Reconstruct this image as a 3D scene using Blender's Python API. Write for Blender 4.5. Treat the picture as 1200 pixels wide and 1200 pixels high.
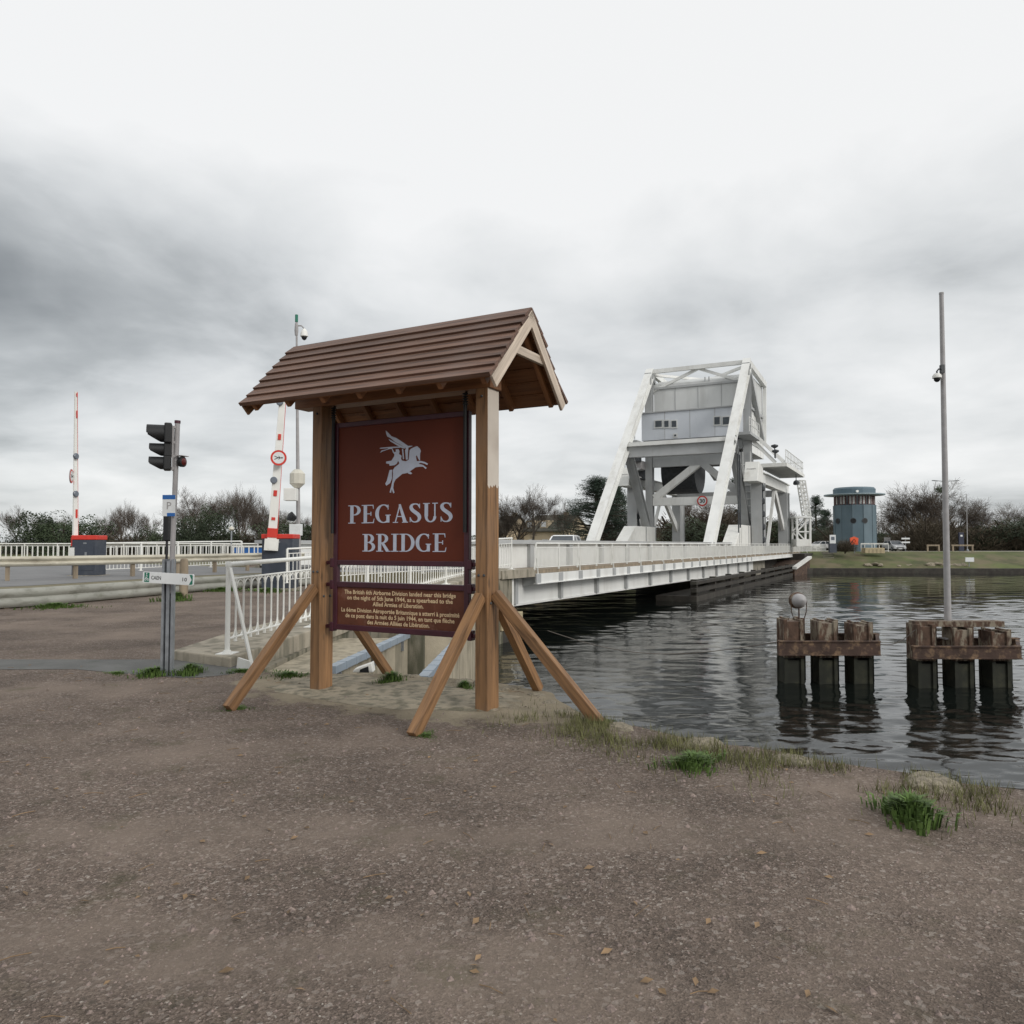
import bpy, bmesh, math, random
from mathutils import Vector, Matrix, noise
R = math.radians
random.seed(7)
for o in list(bpy.data.objects): bpy.data.objects.remove(o, do_unlink=True)
C = bpy.context.scene.collection
scene = bpy.context.scene

# ---------------------------------------------------------------- camera
PITCH = math.atan(38/900); CP, SP = math.cos(PITCH), math.sin(PITCH)
cam = bpy.data.cameras.new('camera'); camo = bpy.data.objects.new('camera', cam); C.objects.link(camo)
camo.location = (0, 0, 1.6); camo.rotation_euler = (R(90)+PITCH, 0, 0)
cam.sensor_width = 36; cam.lens = 27; cam.clip_start = 0.05; cam.clip_end = 6000
scene.camera = camo
# ---------------------------------------------------------------- world: overcast sky
SUN_EL, SUN_AZ = R(27), R(135)      # azimuth clockwise from +Y
w = bpy.data.worlds.new('World'); scene.world = w; w.use_nodes = True
nt = w.node_tree; nt.nodes.clear()
def N(nt, t, **kw):
    n = nt.nodes.new(t)
    for k, v in kw.items():
        if k in ('op', 'operation'): n.operation = v
        elif isinstance(k, str) and k.startswith('i_'): n.inputs[int(k[2:])].default_value = v
        else: setattr(n, k, v)
    return n
def L(nt, a, b, ao=0, bi=0): nt.links.new(a.outputs[ao], b.inputs[bi])
def ramp(nt, stops, interp='LINEAR'):
    n = nt.nodes.new('ShaderNodeValToRGB'); cr = n.color_ramp; cr.interpolation = interp
    while len(cr.elements) < len(stops): cr.elements.new(.5)
    for e, (p, c) in zip(cr.elements, stops):
        e.position = p; e.color = (c[0], c[1], c[2], 1) if hasattr(c, '__len__') else (c, c, c, 1)
    return n
def Mth(nt, op, a, b=None):
    n = nt.nodes.new('ShaderNodeMath'); n.operation = op
    for i, v in enumerate((a, b)):
        if v is None: continue
        if isinstance(v, (int, float)): n.inputs[i].default_value = v
        else: nt.links.new(v, n.inputs[i])
    return n.outputs[0]
out = N(nt, 'ShaderNodeOutputWorld')
sky = N(nt, 'ShaderNodeTexSky'); sky.sky_type = 'NISHITA'; sky.sun_disc = False
sky.sun_elevation = SUN_EL; sky.sun_rotation = SUN_AZ
bgs = N(nt, 'ShaderNodeBackground'); bgs.inputs[1].default_value = .1; L(nt, sky, bgs)
tc = N(nt, 'ShaderNodeTexCoord'); sep = N(nt, 'ShaderNodeSeparateXYZ'); L(nt, tc, sep)
zz = Mth(nt, 'ADD', Mth(nt, 'MAXIMUM', sep.outputs[2], 0.0), .22)
cx = Mth(nt, 'DIVIDE', sep.outputs[0], zz); cy = Mth(nt, 'DIVIDE', sep.outputs[1], zz)
comb = N(nt, 'ShaderNodeCombineXYZ'); nt.links.new(cx, comb.inputs[0]); nt.links.new(cy, comb.inputs[1])
n1 = N(nt, 'ShaderNodeTexNoise'); n1.inputs['Scale'].default_value = 1.1; n1.inputs['Detail'].default_value = 7; n1.inputs['Roughness'].default_value = .52; n1.inputs['Distortion'].default_value = .35
L(nt, comb, n1)
n2 = N(nt, 'ShaderNodeTexNoise'); n2.inputs['Scale'].default_value = 3.4; n2.inputs['Detail'].default_value = 6; n2.inputs['Distortion'].default_value = .4
L(nt, comb, n2)
# broad layout of the cloud deck: a heavy bank up to the left, bright haze low and to the right
side = Mth(nt, 'MINIMUM', Mth(nt, 'MAXIMUM', Mth(nt, 'SUBTRACT', Mth(nt, 'MULTIPLY', sep.outputs[0], -1.6), .12), 0.0), .8)
# smooth hump in elevation: the bank hangs between about 8 and 22 degrees up
el = Mth(nt, 'DIVIDE', Mth(nt, 'SUBTRACT', sep.outputs[2], .27), .12)
hump = Mth(nt, 'POWER', 2.718, Mth(nt, 'MULTIPLY', Mth(nt, 'MULTIPLY', el, el), -1.0))
bank = Mth(nt, 'MULTIPLY', side, hump)
v = Mth(nt, 'ADD', Mth(nt, 'MULTIPLY', n1.outputs[0], .75), Mth(nt, 'MULTIPLY', n2.outputs[0], .25))
v = Mth(nt, 'SUBTRACT', v, Mth(nt, 'MULTIPLY', bank, .31))
v = Mth(nt, 'ADD', v, Mth(nt, 'MULTIPLY', Mth(nt, 'MAXIMUM', Mth(nt, 'SUBTRACT', sep.outputs[2], .29), 0.0), 1.3))
v = Mth(nt, 'ADD', v, Mth(nt, 'MULTIPLY', sep.outputs[0], .04))
cr = ramp(nt, [(.12, (.25, .265, .275)), (.32, (.47, .49, .50)), (.42, (.66, .68, .69)), (.52, (.80, .815, .82)), (.66, (.95, .955, .955))])
nt.links.new(v, cr.inputs[0])
bgc = N(nt, 'ShaderNodeBackground'); bgc.inputs[1].default_value = 1.0; L(nt, cr, bgc)
mx = N(nt, 'ShaderNodeMixShader'); mx.inputs[0].default_value = .93
L(nt, bgs, mx, 0, 1); L(nt, bgc, mx, 0, 2); L(nt, mx, out)
sun = bpy.data.lights.new('sun', 'SUN'); sun.energy = 1.5; sun.angle = R(18); sun.color = (1, .965, .92)
suno = bpy.data.objects.new('sun', sun); C.objects.link(suno)
sd = Vector((math.sin(SUN_AZ)*math.cos(SUN_EL), math.cos(SUN_AZ)*math.cos(SUN_EL), math.sin(SUN_EL)))
suno.rotation_euler = sd.to_track_quat('Z', 'Y').to_euler(); suno.location = sd*50
vs = scene.view_settings; vs.view_transform = 'Standard'; vs.look = 'None'; vs.exposure = 0; vs.gamma = 1; vs.use_curve_mapping = False

# ---------------------------------------------------------------- survey helpers (photo survey -> places on the ground)
def ray(x, y):
    a = (x-600)/900; b = (600-y)/900
    return Vector((a, CP-SP*b, SP+CP*b))
EYE = Vector((0, 0, 1.6))
def atY(x, y, Y): r = ray(x, y); return r*(Y/r.y)+EYE
def atz(x, y, z): r = ray(x, y); return r*((z-1.6)/r.z)+EYE
def onplane(x, y, p0, n):
    r = ray(x, y); return EYE + r*((p0-EYE).dot(n)/r.dot(n))
BE = .478; BO = Vector((0, 29.5, 0)); BD = Vector((math.sin(BE), math.cos(BE), 0)); BN = Vector((-math.cos(BE), math.sin(BE), 0))
def B(u, v, z): return BO+BD*u+BN*v+Vector((0, 0, z))
def buz(x, y, v):
    p = onplane(x, y, B(0, v, 0), BN); return ((p-BO).dot(BD), p.z)

# ---------------------------------------------------------------- materials
def mat(name, col, rough=.7, metal=0, var=.15, vscale=4, bump=0, bscale=40, stretch=(1, 1, 1), dirt=None, dirt_amt=.5, dscale=2, dstretch=(1, 1, 1), dthr=(.5, .7), emit=None, spec=None):
    m = bpy.data.materials.new(name); m.use_nodes = True; nt = m.node_tree
    b = nt.nodes['Principled BSDF']; b.inputs['Roughness'].default_value = rough; b.inputs['Metallic'].default_value = metal
    if spec is not None: b.inputs['Specular IOR Level'].default_value = spec
    tc = N(nt, 'ShaderNodeTexCoord'); mp = N(nt, 'ShaderNodeMapping'); mp.inputs['Scale'].default_value = stretch; L(nt, tc, mp, 3, 0)
    no = N(nt, 'ShaderNodeTexNoise'); no.inputs['Scale'].default_value = vscale; no.inputs['Detail'].default_value = 5; L(nt, mp, no)
    lo = [c*(1-var) for c in col]; hi = [min(1, c*(1+var)) for c in col]
    r = ramp(nt, [(.32, lo), (.68, hi)]); L(nt, no, r)
    last = r
    if dirt:
        mp2 = N(nt, 'ShaderNodeMapping'); mp2.inputs['Scale'].default_value = dstretch; L(nt, tc, mp2, 3, 0)
        n2 = N(nt, 'ShaderNodeTexNoise'); n2.inputs['Scale'].default_value = dscale; n2.inputs['Detail'].default_value = 8; n2.inputs['Roughness'].default_value = .65; L(nt, mp2, n2)
        r2 = ramp(nt, [(dthr[0], 0), (dthr[1], dirt_amt)]); L(nt, n2, r2)
        mix = N(nt, 'ShaderNodeMix'); mix.data_type = 'RGBA'; L(nt, r2, mix, 0, 0); L(nt, r, mix, 0, 6); mix.inputs[7].default_value = (*dirt, 1)
        nt.links.new(mix.outputs[2], b.inputs['Base Color'])
    else: L(nt, r, b)
    if bump:
        n3 = N(nt, 'ShaderNodeTexNoise'); n3.inputs['Scale'].default_value = bscale; n3.inputs['Detail'].default_value = 6; L(nt, mp, n3)
        bp = N(nt, 'ShaderNodeBump'); bp.inputs['Strength'].default_value = bump; bp.inputs['Distance'].default_value = .02; L(nt, n3, bp, 0, 3)
        nt.links.new(bp.outputs[0], b.inputs['Normal'])
    return m
M = {}
M['white'] = mat('white_paint', (.78, .78, .74), .45, var=.05, vscale=2, dirt=(.36, .31, .23), dirt_amt=.4, dscale=1.3, dstretch=(1, 1, .25), dthr=(.52, .8), bump=.06)
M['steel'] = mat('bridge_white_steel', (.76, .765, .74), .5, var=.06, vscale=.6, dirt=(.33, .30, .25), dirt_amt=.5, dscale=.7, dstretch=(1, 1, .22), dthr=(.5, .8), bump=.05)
M['steel2'] = mat('bridge_grey_and_shaded_steel', (.40, .41, .41), .5, var=.08, vscale=.6, dirt=(.22, .20, .17), dirt_amt=.5, dscale=.8, dstretch=(1, 1, .3), dthr=(.5, .8))  # grey parts, also white steel with its shade put into the colour
M['cweight'] = mat('counterweight_paint', (.60, .61, .60), .6, var=.06, vscale=.4, dirt=(.36, .36, .34), dirt_amt=.5, dscale=.5, dstretch=(1, 1, .15))
M['house'] = mat('machine_room_paint', (.56, .59, .63), .5, var=.04, vscale=.5, dirt=(.36, .38, .4), dirt_amt=.4, dscale=.8, dstretch=(1, 1, .2))
M['black'] = mat('black_paint', (.008, .009, .010), .55, var=.2)
M['dark'] = mat('dark_steel', (.05, .055, .06), .55, var=.3, vscale=3)
M['galv'] = mat('galvanised_steel', (.30, .32, .34), .42, metal=.55, var=.2, vscale=9, dirt=(.16, .16, .17), dirt_amt=.5, dscale=14, dstretch=(1, 1, .4), bump=.1)
M['greymetal'] = mat('grey_painted_metal', (.34, .33, .33), .5, var=.1, vscale=5, dirt=(.2, .18, .16), dirt_amt=.3)
M['guard'] = mat('weathered_guard_rail', (.50, .47, .38), .6, var=.1, vscale=1.5, dirt=(.22, .19, .14), dirt_amt=.7, dscale=1.4, dstretch=(1, 1, 3), bump=.1)
M['guard2'] = mat('grey_guard_rail', (.30, .30, .265), .6, var=.14, vscale=1.5, dirt=(.12, .12, .09), dirt_amt=.7, dscale=1.6, dstretch=(1, 1, 3), bump=.1)
M['post'] = mat('old_wood_post', (.26, .21, .15), .85, var=.25, vscale=5, stretch=(1, 1, .2), bump=.3, bscale=20)
M['cab'] = mat('slate_cabinet_paint', (.045, .055, .075), .5, var=.1, vscale=4, dirt=(.12, .12, .12), dirt_amt=.3)
M['red'] = mat('red_paint', (.62, .04, .025), .45, var=.1, dirt=(.3, .08, .05), dirt_amt=.4)
M['blue'] = mat('blue_paint', (.02, .12, .38), .5, var=.08)
M['green'] = mat('sign_green', (.01, .16, .10), .4, var=.08)
M['signwhite'] = mat('sign_white', (.72, .74, .74), .4, var=.04, dirt=(.4, .4, .38), dirt_amt=.3, dscale=8)
M['signink'] = mat('black_sign_ink', (.02, .02, .02), .5, var=.05)
M['greydisc'] = mat('grey_lamp_lens', (.14, .16, .19), .3, var=.1)
M['cream'] = mat('cream_plastic', (.60, .58, .50), .5, var=.06, dirt=(.35, .3, .2), dirt_amt=.3)
M['roof'] = mat('house_roof_tiles', (.085, .08, .065), .9, var=.25, vscale=3, bump=.3, bscale=6, dirt=(.06, .07, .035), dirt_amt=.6)
M['render'] = mat('house_cream_render', (.52, .43, .30), .9, var=.08, vscale=1, dirt=(.3, .25, .18), dirt_amt=.3)
M['glass'] = mat('dark_window_glass', (.05, .06, .07), .12, var=.2)
M['sign_maroon'] = mat('maroon_sign_frame', (.055, .010, .020), .4, var=.2, vscale=6, dirt=(.03, .01, .015), dirt_amt=.5)
M['sign_brown'] = mat('oxide_brown_sign_board', (.125, .026, .011), .6, spec=.25, var=.12, vscale=1.2, dirt=(.05, .013, .01), dirt_amt=.5, dscale=1.2, dthr=(.4, .8))
M['plaque'] = mat('worn_brown_plaque', (.12, .042, .024), .65, spec=.25, var=.2, vscale=5, dirt=(.34, .20, .15), dirt_amt=.6, dscale=4.5, dthr=(.56, .82), bump=.1)
M['letter'] = mat('pale_blue_grey_lettering', (.50, .54, .64), .5, var=.06, vscale=8, dirt=(.30, .31, .35), dirt_amt=.3, dscale=10)
M['tan_letter'] = mat('tan_lettering', (.70, .53, .32), .6, var=.06)
M['rust'] = mat('rusty_steel_pile', (.085, .05, .033), .9, var=.4, vscale=5, dirt=(.26, .225, .17), dirt_amt=.85, dscale=6, dstretch=(1, 1, .35), dthr=(.48, .58), bump=.5, bscale=14)
M['rustbeam'] = mat('rusty_steel_beam', (.06, .036, .027), .9, var=.3, vscale=3, dirt=(.26, .17, .10), dirt_amt=.8, dscale=4, dthr=(.5, .66), bump=.4, bscale=14)
M['algae'] = mat('algae_covered_steel', (.016, .018, .010), .8, var=.4, vscale=3, dirt=(.06, .055, .03), dirt_amt=.5, dscale=3)
M['tower'] = mat('teal_blue_tower_panels', (.105, .155, .185), .55, var=.08, vscale=.5, dirt=(.17, .22, .25), dirt_amt=.45, dscale=.5, dstretch=(1, 1, .3))
M['tower_rim'] = mat('pale_tower_rim', (.26, .33, .36), .5, var=.06)
M['orange'] = mat('orange_plastic', (.72, .10, .03), .5, var=.06)
M['leafy'] = mat('evergreen_foliage', (.035, .052, .022), .8, var=.5, vscale=.7)
M['pine'] = mat('pine_needles', (.026, .045, .026), .8, var=.45, vscale=.5)
M['brush'] = mat('winter_brush', (.085, .068, .045), .9, var=.35, vscale=.6)
M['twig'] = mat('bare_twigs', (.095, .075, .058), .9, var=.25, vscale=.8)
M['bark'] = mat('bark', (.085, .068, .052), .9, var=.3, vscale=1.5, bump=.3, bscale=6)
M['weed'] = mat('fresh_weeds', (.085, .145, .03), .7, var=.35, vscale=20)
M['ivy'] = mat('mistletoe_ball', (.04, .06, .02), .8, var=.3)
M['grassbank'] = mat('grass_bank', (.085, .10, .035), .95, var=.35, vscale=.35, dirt=(.16, .13, .08), dirt_amt=.8, dscale=.25, dthr=(.45, .62), bump=.6, bscale=3)
M['farland'] = mat('pale_quay_ground', (.34, .32, .27), .95, var=.12, vscale=.3, dirt=(.12, .13, .06), dirt_amt=.5, dscale=.02)
M['fieldland'] = mat('rough_field', (.17, .15, .09), .95, var=.2, vscale=.2, dirt=(.10, .12, .05), dirt_amt=.8, dscale=.08)
M['asphalt'] = mat('worn_asphalt', (.115, .115, .11), .92, var=.14, vscale=2, dirt=(.07, .08, .06), dirt_amt=.5, dscale=5, bump=.5, bscale=60)
M['road'] = mat('road_asphalt', (.19, .19, .19), .9, var=.1, vscale=.8, bump=.2, bscale=30)
M['stone'] = mat('pier_masonry', (.30, .28, .23), .9, var=.2, vscale=1.5, dirt=(.10, .095, .075), dirt_amt=.8, dscale=.8, bump=.4, bscale=8)
M['rock'] = mat('ledge_stone', (.27, .235, .175), .95, var=.3, vscale=6, dirt=(.09, .085, .055), dirt_amt=.8, dscale=4, bump=.8, bscale=18)
M['yellowstone'] = mat('ochre_boards', (.42, .35, .22), .85, var=.1)
M['carwhite'] = mat('white_car_paint', (.74, .75, .76), .25, var=.02)
M['carsilver'] = mat('silver_car_paint', (.42, .43, .44), .3, var=.03)
M['rubber'] = mat('tyre_rubber', (.02, .02, .02), .85, var=.2)
M['rope'] = mat('frayed_rope', (.17, .15, .13), .9, var=.3, vscale=30)
M['duct'] = mat('blue_grey_cable_duct', (.27, .32, .37), .5, var=.08, vscale=3, dirt=(.2, .19, .17), dirt_amt=.4, dscale=5)
M['lensred'] = mat('unlit_red_lens', (.10, .012, .01), .3, var=.1)
M['lensgreen'] = mat('unlit_green_lens', (.01, .06, .04), .3, var=.1)
M['fender'] = mat('wet_fender_timber', (.035, .03, .024), .8, var=.35, vscale=1.5, dirt=(.09, .09, .07), dirt_amt=.5, dscale=1)

def concrete(name, col, mossy, scale=1):
    m = bpy.data.materials.new(name); m.use_nodes = True; nt = m.node_tree; b = nt.nodes['Principled BSDF']; b.inputs['Roughness'].default_value = .93
    tc = N(nt, 'ShaderNodeTexCoord')
    a = N(nt, 'ShaderNodeTexNoise'); a.inputs['Scale'].default_value = 1.3*scale; a.inputs['Detail'].default_value = 9; a.inputs['Roughness'].default_value = .68; L(nt, tc, a, 3)
    mp = N(nt, 'ShaderNodeMapping'); mp.inputs['Scale'].default_value = (3*scale, 3*scale, .7*scale); L(nt, tc, mp, 3)
    s = N(nt, 'ShaderNodeTexNoise'); s.inputs['Scale'].default_value = 1.6; s.inputs['Detail'].default_value = 7; L(nt, mp, s)
    f = N(nt, 'ShaderNodeTexNoise'); f.inputs['Scale'].default_value = 45*scale; f.inputs['Detail'].default_value = 4; L(nt, tc, f, 3)
    r1 = ramp(nt, [(.3, [c*.72 for c in col]), (.55, col), (.75, [min(1, c*1.2) for c in col])]); L(nt, a, r1)
    r2 = ramp(nt, [(.46, 0), (.62, mossy)]); L(nt, s, r2)
    mix = N(nt, 'ShaderNodeMix'); mix.data_type = 'RGBA'; L(nt, r2, mix, 0, 0); L(nt, r1, mix, 0, 6); mix.inputs[7].default_value = (.075, .075, .048, 1)
    nt.links.new(mix.outputs[2], b.inputs['Base Color'])
    ad = Mth(nt, 'ADD', Mth(nt, 'MULTIPLY', a.outputs[0], 1.5), Mth(nt, 'MULTIPLY', f.outputs[0], .35))
    bp = N(nt, 'ShaderNodeBump'); bp.inputs['Strength'].default_value = .6; bp.inputs['Distance'].default_value = .03; nt.links.new(ad, bp.inputs[3]); nt.links.new(bp.outputs[0], b.inputs['Normal'])
    return m
M['concrete'] = concrete('weathered_concrete', (.37, .33, .26), .55)
M['wallmoss'] = concrete('mossy_concrete_wall', (.26, .235, .18), .9)
M['wallpale'] = concrete('pale_concrete_wall', (.40, .35, .26), .45)
M['ledge'] = concrete('broken_concrete_ledge', (.30, .26, .19), .7, 1.6)

def wood(name, col, dark, pale=None):
    m = bpy.data.materials.new(name); m.use_nodes = True; nt = m.node_tree; b = nt.nodes['Principled BSDF']; b.inputs['Roughness'].default_value = .62
    tc = N(nt, 'ShaderNodeTexCoord')
    mp = N(nt, 'ShaderNodeMapping'); mp.inputs['Scale'].default_value = (14, 14, .9); L(nt, tc, mp, 3)
    g = N(nt, 'ShaderNodeTexNoise'); g.inputs['Scale'].default_value = 2.2; g.inputs['Detail'].default_value = 8; g.inputs['Distortion'].default_value = .6; L(nt, mp, g)
    l = N(nt, 'ShaderNodeTexNoise'); l.inputs['Scale'].default_value = 1.3; l.inputs['Detail'].default_value = 4; L(nt, tc, l, 3)
    r1 = ramp(nt, [(.28, dark), (.5, col), (.74, [min(1, c*1.3) for c in col])]); L(nt, g, r1)
    mp3 = N(nt, 'ShaderNodeMapping'); mp3.inputs['Scale'].default_value = (3, 3, .35); L(nt, tc, mp3, 3)
    st = N(nt, 'ShaderNodeTexNoise'); st.inputs['Scale'].default_value = 2.; st.inputs['Detail'].default_value = 5; L(nt, mp3, st)
    r2 = ramp(nt, [(.44, 0), (.66, .55)]); L(nt, st, r2)
    mix = N(nt, 'ShaderNodeMix'); mix.data_type = 'RGBA'; L(nt, r2, mix, 0, 0); L(nt, r1, mix, 0, 6); mix.inputs[7].default_value = (*[c*.55 for c in col], 1)
    # knots
    vo = N(nt, 'ShaderNodeTexVoronoi'); vo.inputs['Scale'].default_value = 1.0
    mpk = N(nt, 'ShaderNodeMapping'); mpk.inputs['Scale'].default_value = (5, 5, 1.8); L(nt, tc, mpk, 3); L(nt, mpk, vo)
    r3 = ramp(nt, [(.05, .8), (.12, 0)]); L(nt, vo, r3)
    mix2 = N(nt, 'ShaderNodeMix'); mix2.data_type = 'RGBA'; L(nt, r3, mix2, 0, 0); nt.links.new(mix.outputs[2], mix2.inputs[6]); mix2.inputs[7].default_value = (*[c*.35 for c in col], 1)
    cur = mix2.outputs[2]
    if pale:      # bleached end of the timber, on one side and above a ragged line
        zc = N(nt, 'ShaderNodeSeparateXYZ'); L(nt, tc, zc, 3)
        wob = Mth(nt, 'ADD', zc.outputs[2], Mth(nt, 'MULTIPLY', g.outputs[0], .12))
        step = Mth(nt, 'GREATER_THAN', wob, pale)
        geo = N(nt, 'ShaderNodeTexCoord'); sn = N(nt, 'ShaderNodeSeparateXYZ'); L(nt, geo, sn, 1)
        sidef = Mth(nt, 'GREATER_THAN', sn.outputs[0], .6)
        f = Mth(nt, 'MULTIPLY', Mth(nt, 'MULTIPLY', step, sidef), .92)
        mix3 = N(nt, 'ShaderNodeMix'); mix3.data_type = 'RGBA'; nt.links.new(f, mix3.inputs[0]); nt.links.new(cur, mix3.inputs[6]); mix3.inputs[7].default_value = (.66, .60, .52, 1); cur = mix3.outputs[2]
    oi = N(nt, 'ShaderNodeObjectInfo'); rr = ramp(nt, [(0, .74), (1, 1.16)]); L(nt, oi, rr, 5, 0)
    gw = N(nt, 'ShaderNodeMix'); gw.data_type = 'RGBA'; rg = ramp(nt, [(.5, 0), (.75, .5)]); L(nt, l, rg); L(nt, rg, gw, 0, 0); nt.links.new(cur, gw.inputs[6]); gw.inputs[7].default_value = (*[.5*c+.075 for c in col], 1)
    mv = N(nt, 'ShaderNodeMix'); mv.data_type = 'RGBA'; mv.blend_type = 'MULTIPLY'; mv.inputs[0].default_value = 1; nt.links.new(gw.outputs[2], mv.inputs[6]); L(nt, rr, mv, 0, 7)
    nt.links.new(mv.outputs[2], b.inputs['Base Color'])
    bp = N(nt, 'ShaderNodeBump'); bp.inputs['Strength'].default_value = .6; bp.inputs['Distance'].default_value = .004; L(nt, g, bp, 0, 3); nt.links.new(bp.outputs[0], b.inputs['Normal'])
    return m
M['oak'] = wood('golden_brown_timber', (.27, .145, .064), (.10, .052, .024))
M['oakpale'] = wood('timber_bleached_on_one_side', (.27, .145, .064), (.10, .052, .024), pale=2.28)
M['shingle'] = wood('stained_roof_boards', (.15, .082, .055), (.07, .038, .027))
M['soffit'] = wood('soffit_boards', (.28, .125, .05), (.17, .07, .03))
M['barge'] = wood('silvered_barge_boards', (.55, .46, .37), (.40, .32, .25))

def gravel_mat():
    m = bpy.data.materials.new('reddish_gravel'); m.use_nodes = True; nt = m.node_tree; b = nt.nodes['Principled BSDF']; b.inputs['Roughness'].default_value = .95; b.inputs['Specular IOR Level'].default_value = .2
    tc = N(nt, 'ShaderNodeTexCoord')
    wv = N(nt, 'ShaderNodeTexNoise'); wv.inputs['Scale'].default_value = 30; L(nt, tc, wv, 3)
    vm_ = N(nt, 'ShaderNodeVectorMath'); vm_.operation = 'MULTIPLY_ADD'; L(nt, wv, vm_, 1, 0); vm_.inputs[1].default_value = (.02, .02, .02); L(nt, tc, vm_, 3, 2)
    def vor(sc):
        vo = N(nt, 'ShaderNodeTexVoronoi'); vo.inputs['Scale'].default_value = sc; L(nt, vm_, vo); q = N(nt, 'ShaderNodeSeparateColor'); L(nt, vo, q, 1); return vo, q
    v1, q1 = vor(105); v2, q2 = vor(48)
    r1 = ramp(nt, [(0, (.085, .068, .056)), (.35, (.132, .102, .083)), (.8, (.178, .142, .116)), (.97, (.24, .19, .16)), (1, (.38, .34, .30))]); L(nt, q1, r1)
    r1b = ramp(nt, [(0, (.098, .08, .066)), (.6, (.147, .115, .094)), (1, (.29, .25, .22))]); L(nt, q2, r1b)
    pick = ramp(nt, [(.70, 0), (.74, 1)]); nt.links.new(q2.outputs[1], pick.inputs[0])
    mA = N(nt, 'ShaderNodeMix'); mA.data_type = 'RGBA'; L(nt, pick, mA, 0, 0); L(nt, r1, mA, 0, 6); L(nt, r1b, mA, 0, 7)
    # worn, compacted fines
    fn = N(nt, 'ShaderNodeTexNoise'); fn.inputs['Scale'].default_value = 260; fn.inputs['Detail'].default_value = 3; L(nt, tc, fn, 3)
    rf = ramp(nt, [(.3, (.125, .099, .08)), (.7, (.192, .154, .125))]); L(nt, fn, rf)
    a = N(nt, 'ShaderNodeTexNoise'); a.inputs['Scale'].default_value = .62; a.inputs['Detail'].default_value = 9; a.inputs['Roughness'].default_value = .66; L(nt, tc, a, 3)
    mpt = N(nt, 'ShaderNodeMapping'); mpt.inputs['Rotation'].default_value = (0, 0, R(62)); mpt.inputs['Scale'].default_value = (.12, 1.1, 1); L(nt, tc, mpt, 3)
    tk = N(nt, 'ShaderNodeTexNoise'); tk.inputs['Scale'].default_value = 1.0; tk.inputs['Detail'].default_value = 6; L(nt, mpt, tk)
    msk = ramp(nt, [(.47, 0), (.60, .85)]); nt.links.new(Mth(nt, 'ADD', Mth(nt, 'MULTIPLY', a.outputs[0], .5), Mth(nt, 'MULTIPLY', tk.outputs[0], .5)), msk.inputs[0])
    mB = N(nt, 'ShaderNodeMix'); mB.data_type = 'RGBA'; L(nt, msk, mB, 0, 0); nt.links.new(mA.outputs[2], mB.inputs[6]); L(nt, rf, mB, 0, 7)
    r2 = ramp(nt, [(.30, .72), (.48, 1.1), (.68, 1.38)]); L(nt, a, r2)
    mm = N(nt, 'ShaderNodeMix'); mm.data_type = 'RGBA'; mm.blend_type = 'MULTIPLY'; mm.inputs[0].default_value = 1; nt.links.new(mB.outputs[2], mm.inputs[6]); L(nt, r2, mm, 0, 7)
    # mossy stains
    d = N(nt, 'ShaderNodeTexNoise'); d.inputs['Scale'].default_value = 2.3; d.inputs['Detail'].default_value = 9; d.inputs['Roughness'].default_value = .7; L(nt, tc, d, 3)
    r3 = ramp(nt, [(.56, 0), (.72, .65)]); L(nt, d, r3)
    m2 = N(nt, 'ShaderNodeMix'); m2.data_type = 'RGBA'; L(nt, r3, m2, 0, 0); nt.links.new(mm.outputs[2], m2.inputs[6]); m2.inputs[7].default_value = (.085, .08, .045, 1)
    # pale crumbled concrete round the sign and along the rim, ragged edge
    sp = N(nt, 'ShaderNodeMapping'); sp.vector_type = 'TEXTURE'; sp.inputs['Location'].default_value = (-1.0, 8.35, 0); sp.inputs['Rotation'].default_value = (0, 0, -.5); sp.inputs['Scale'].default_value = (2.55, 1.15, 50); L(nt, tc, sp, 3)
    ln = N(nt, 'ShaderNodeVectorMath'); ln.operation = 'LENGTH'; L(nt, sp, ln)
    e = Mth(nt, 'ADD', ln.outputs[1], Mth(nt, 'MULTIPLY', Mth(nt, 'SUBTRACT', d.outputs[0], .5), 1.5))
    r4 = ramp(nt, [(.86, .95), (1.0, 0)]); nt.links.new(e, r4.inputs[0])
    rc = ramp(nt, [(.3, (.16, .135, .095)), (.55, (.29, .25, .18)), (.75, (.36, .32, .24))]); L(nt, a, rc)
    m3 = N(nt, 'ShaderNodeMix'); m3.data_type = 'RGBA'; L(nt, r4, m3, 0, 0); nt.links.new(m2.outputs[2], m3.inputs[6]); L(nt, rc, m3, 0, 7)
    nt.links.new(m3.outputs[2], b.inputs['Base Color'])
    bp = N(nt, 'ShaderNodeBump'); bp.inputs['Distance'].default_value = .008; L(nt, v1, bp, 0, 3); nt.links.new(Mth(nt, 'SUBTRACT', 1.0, msk.outputs[0]), bp.inputs['Strength'])
    bp2 = N(nt, 'ShaderNodeBump'); bp2.inputs['Strength'].default_value = .6; bp2.inputs['Distance'].default_value = .07; L(nt, d, bp2, 0, 3); nt.links.new(bp.outputs[0], bp2.inputs['Normal'])
    nt.links.new(bp2.outputs[0], b.inputs['Normal'])
    return m
M['gravel'] = gravel_mat()
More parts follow.
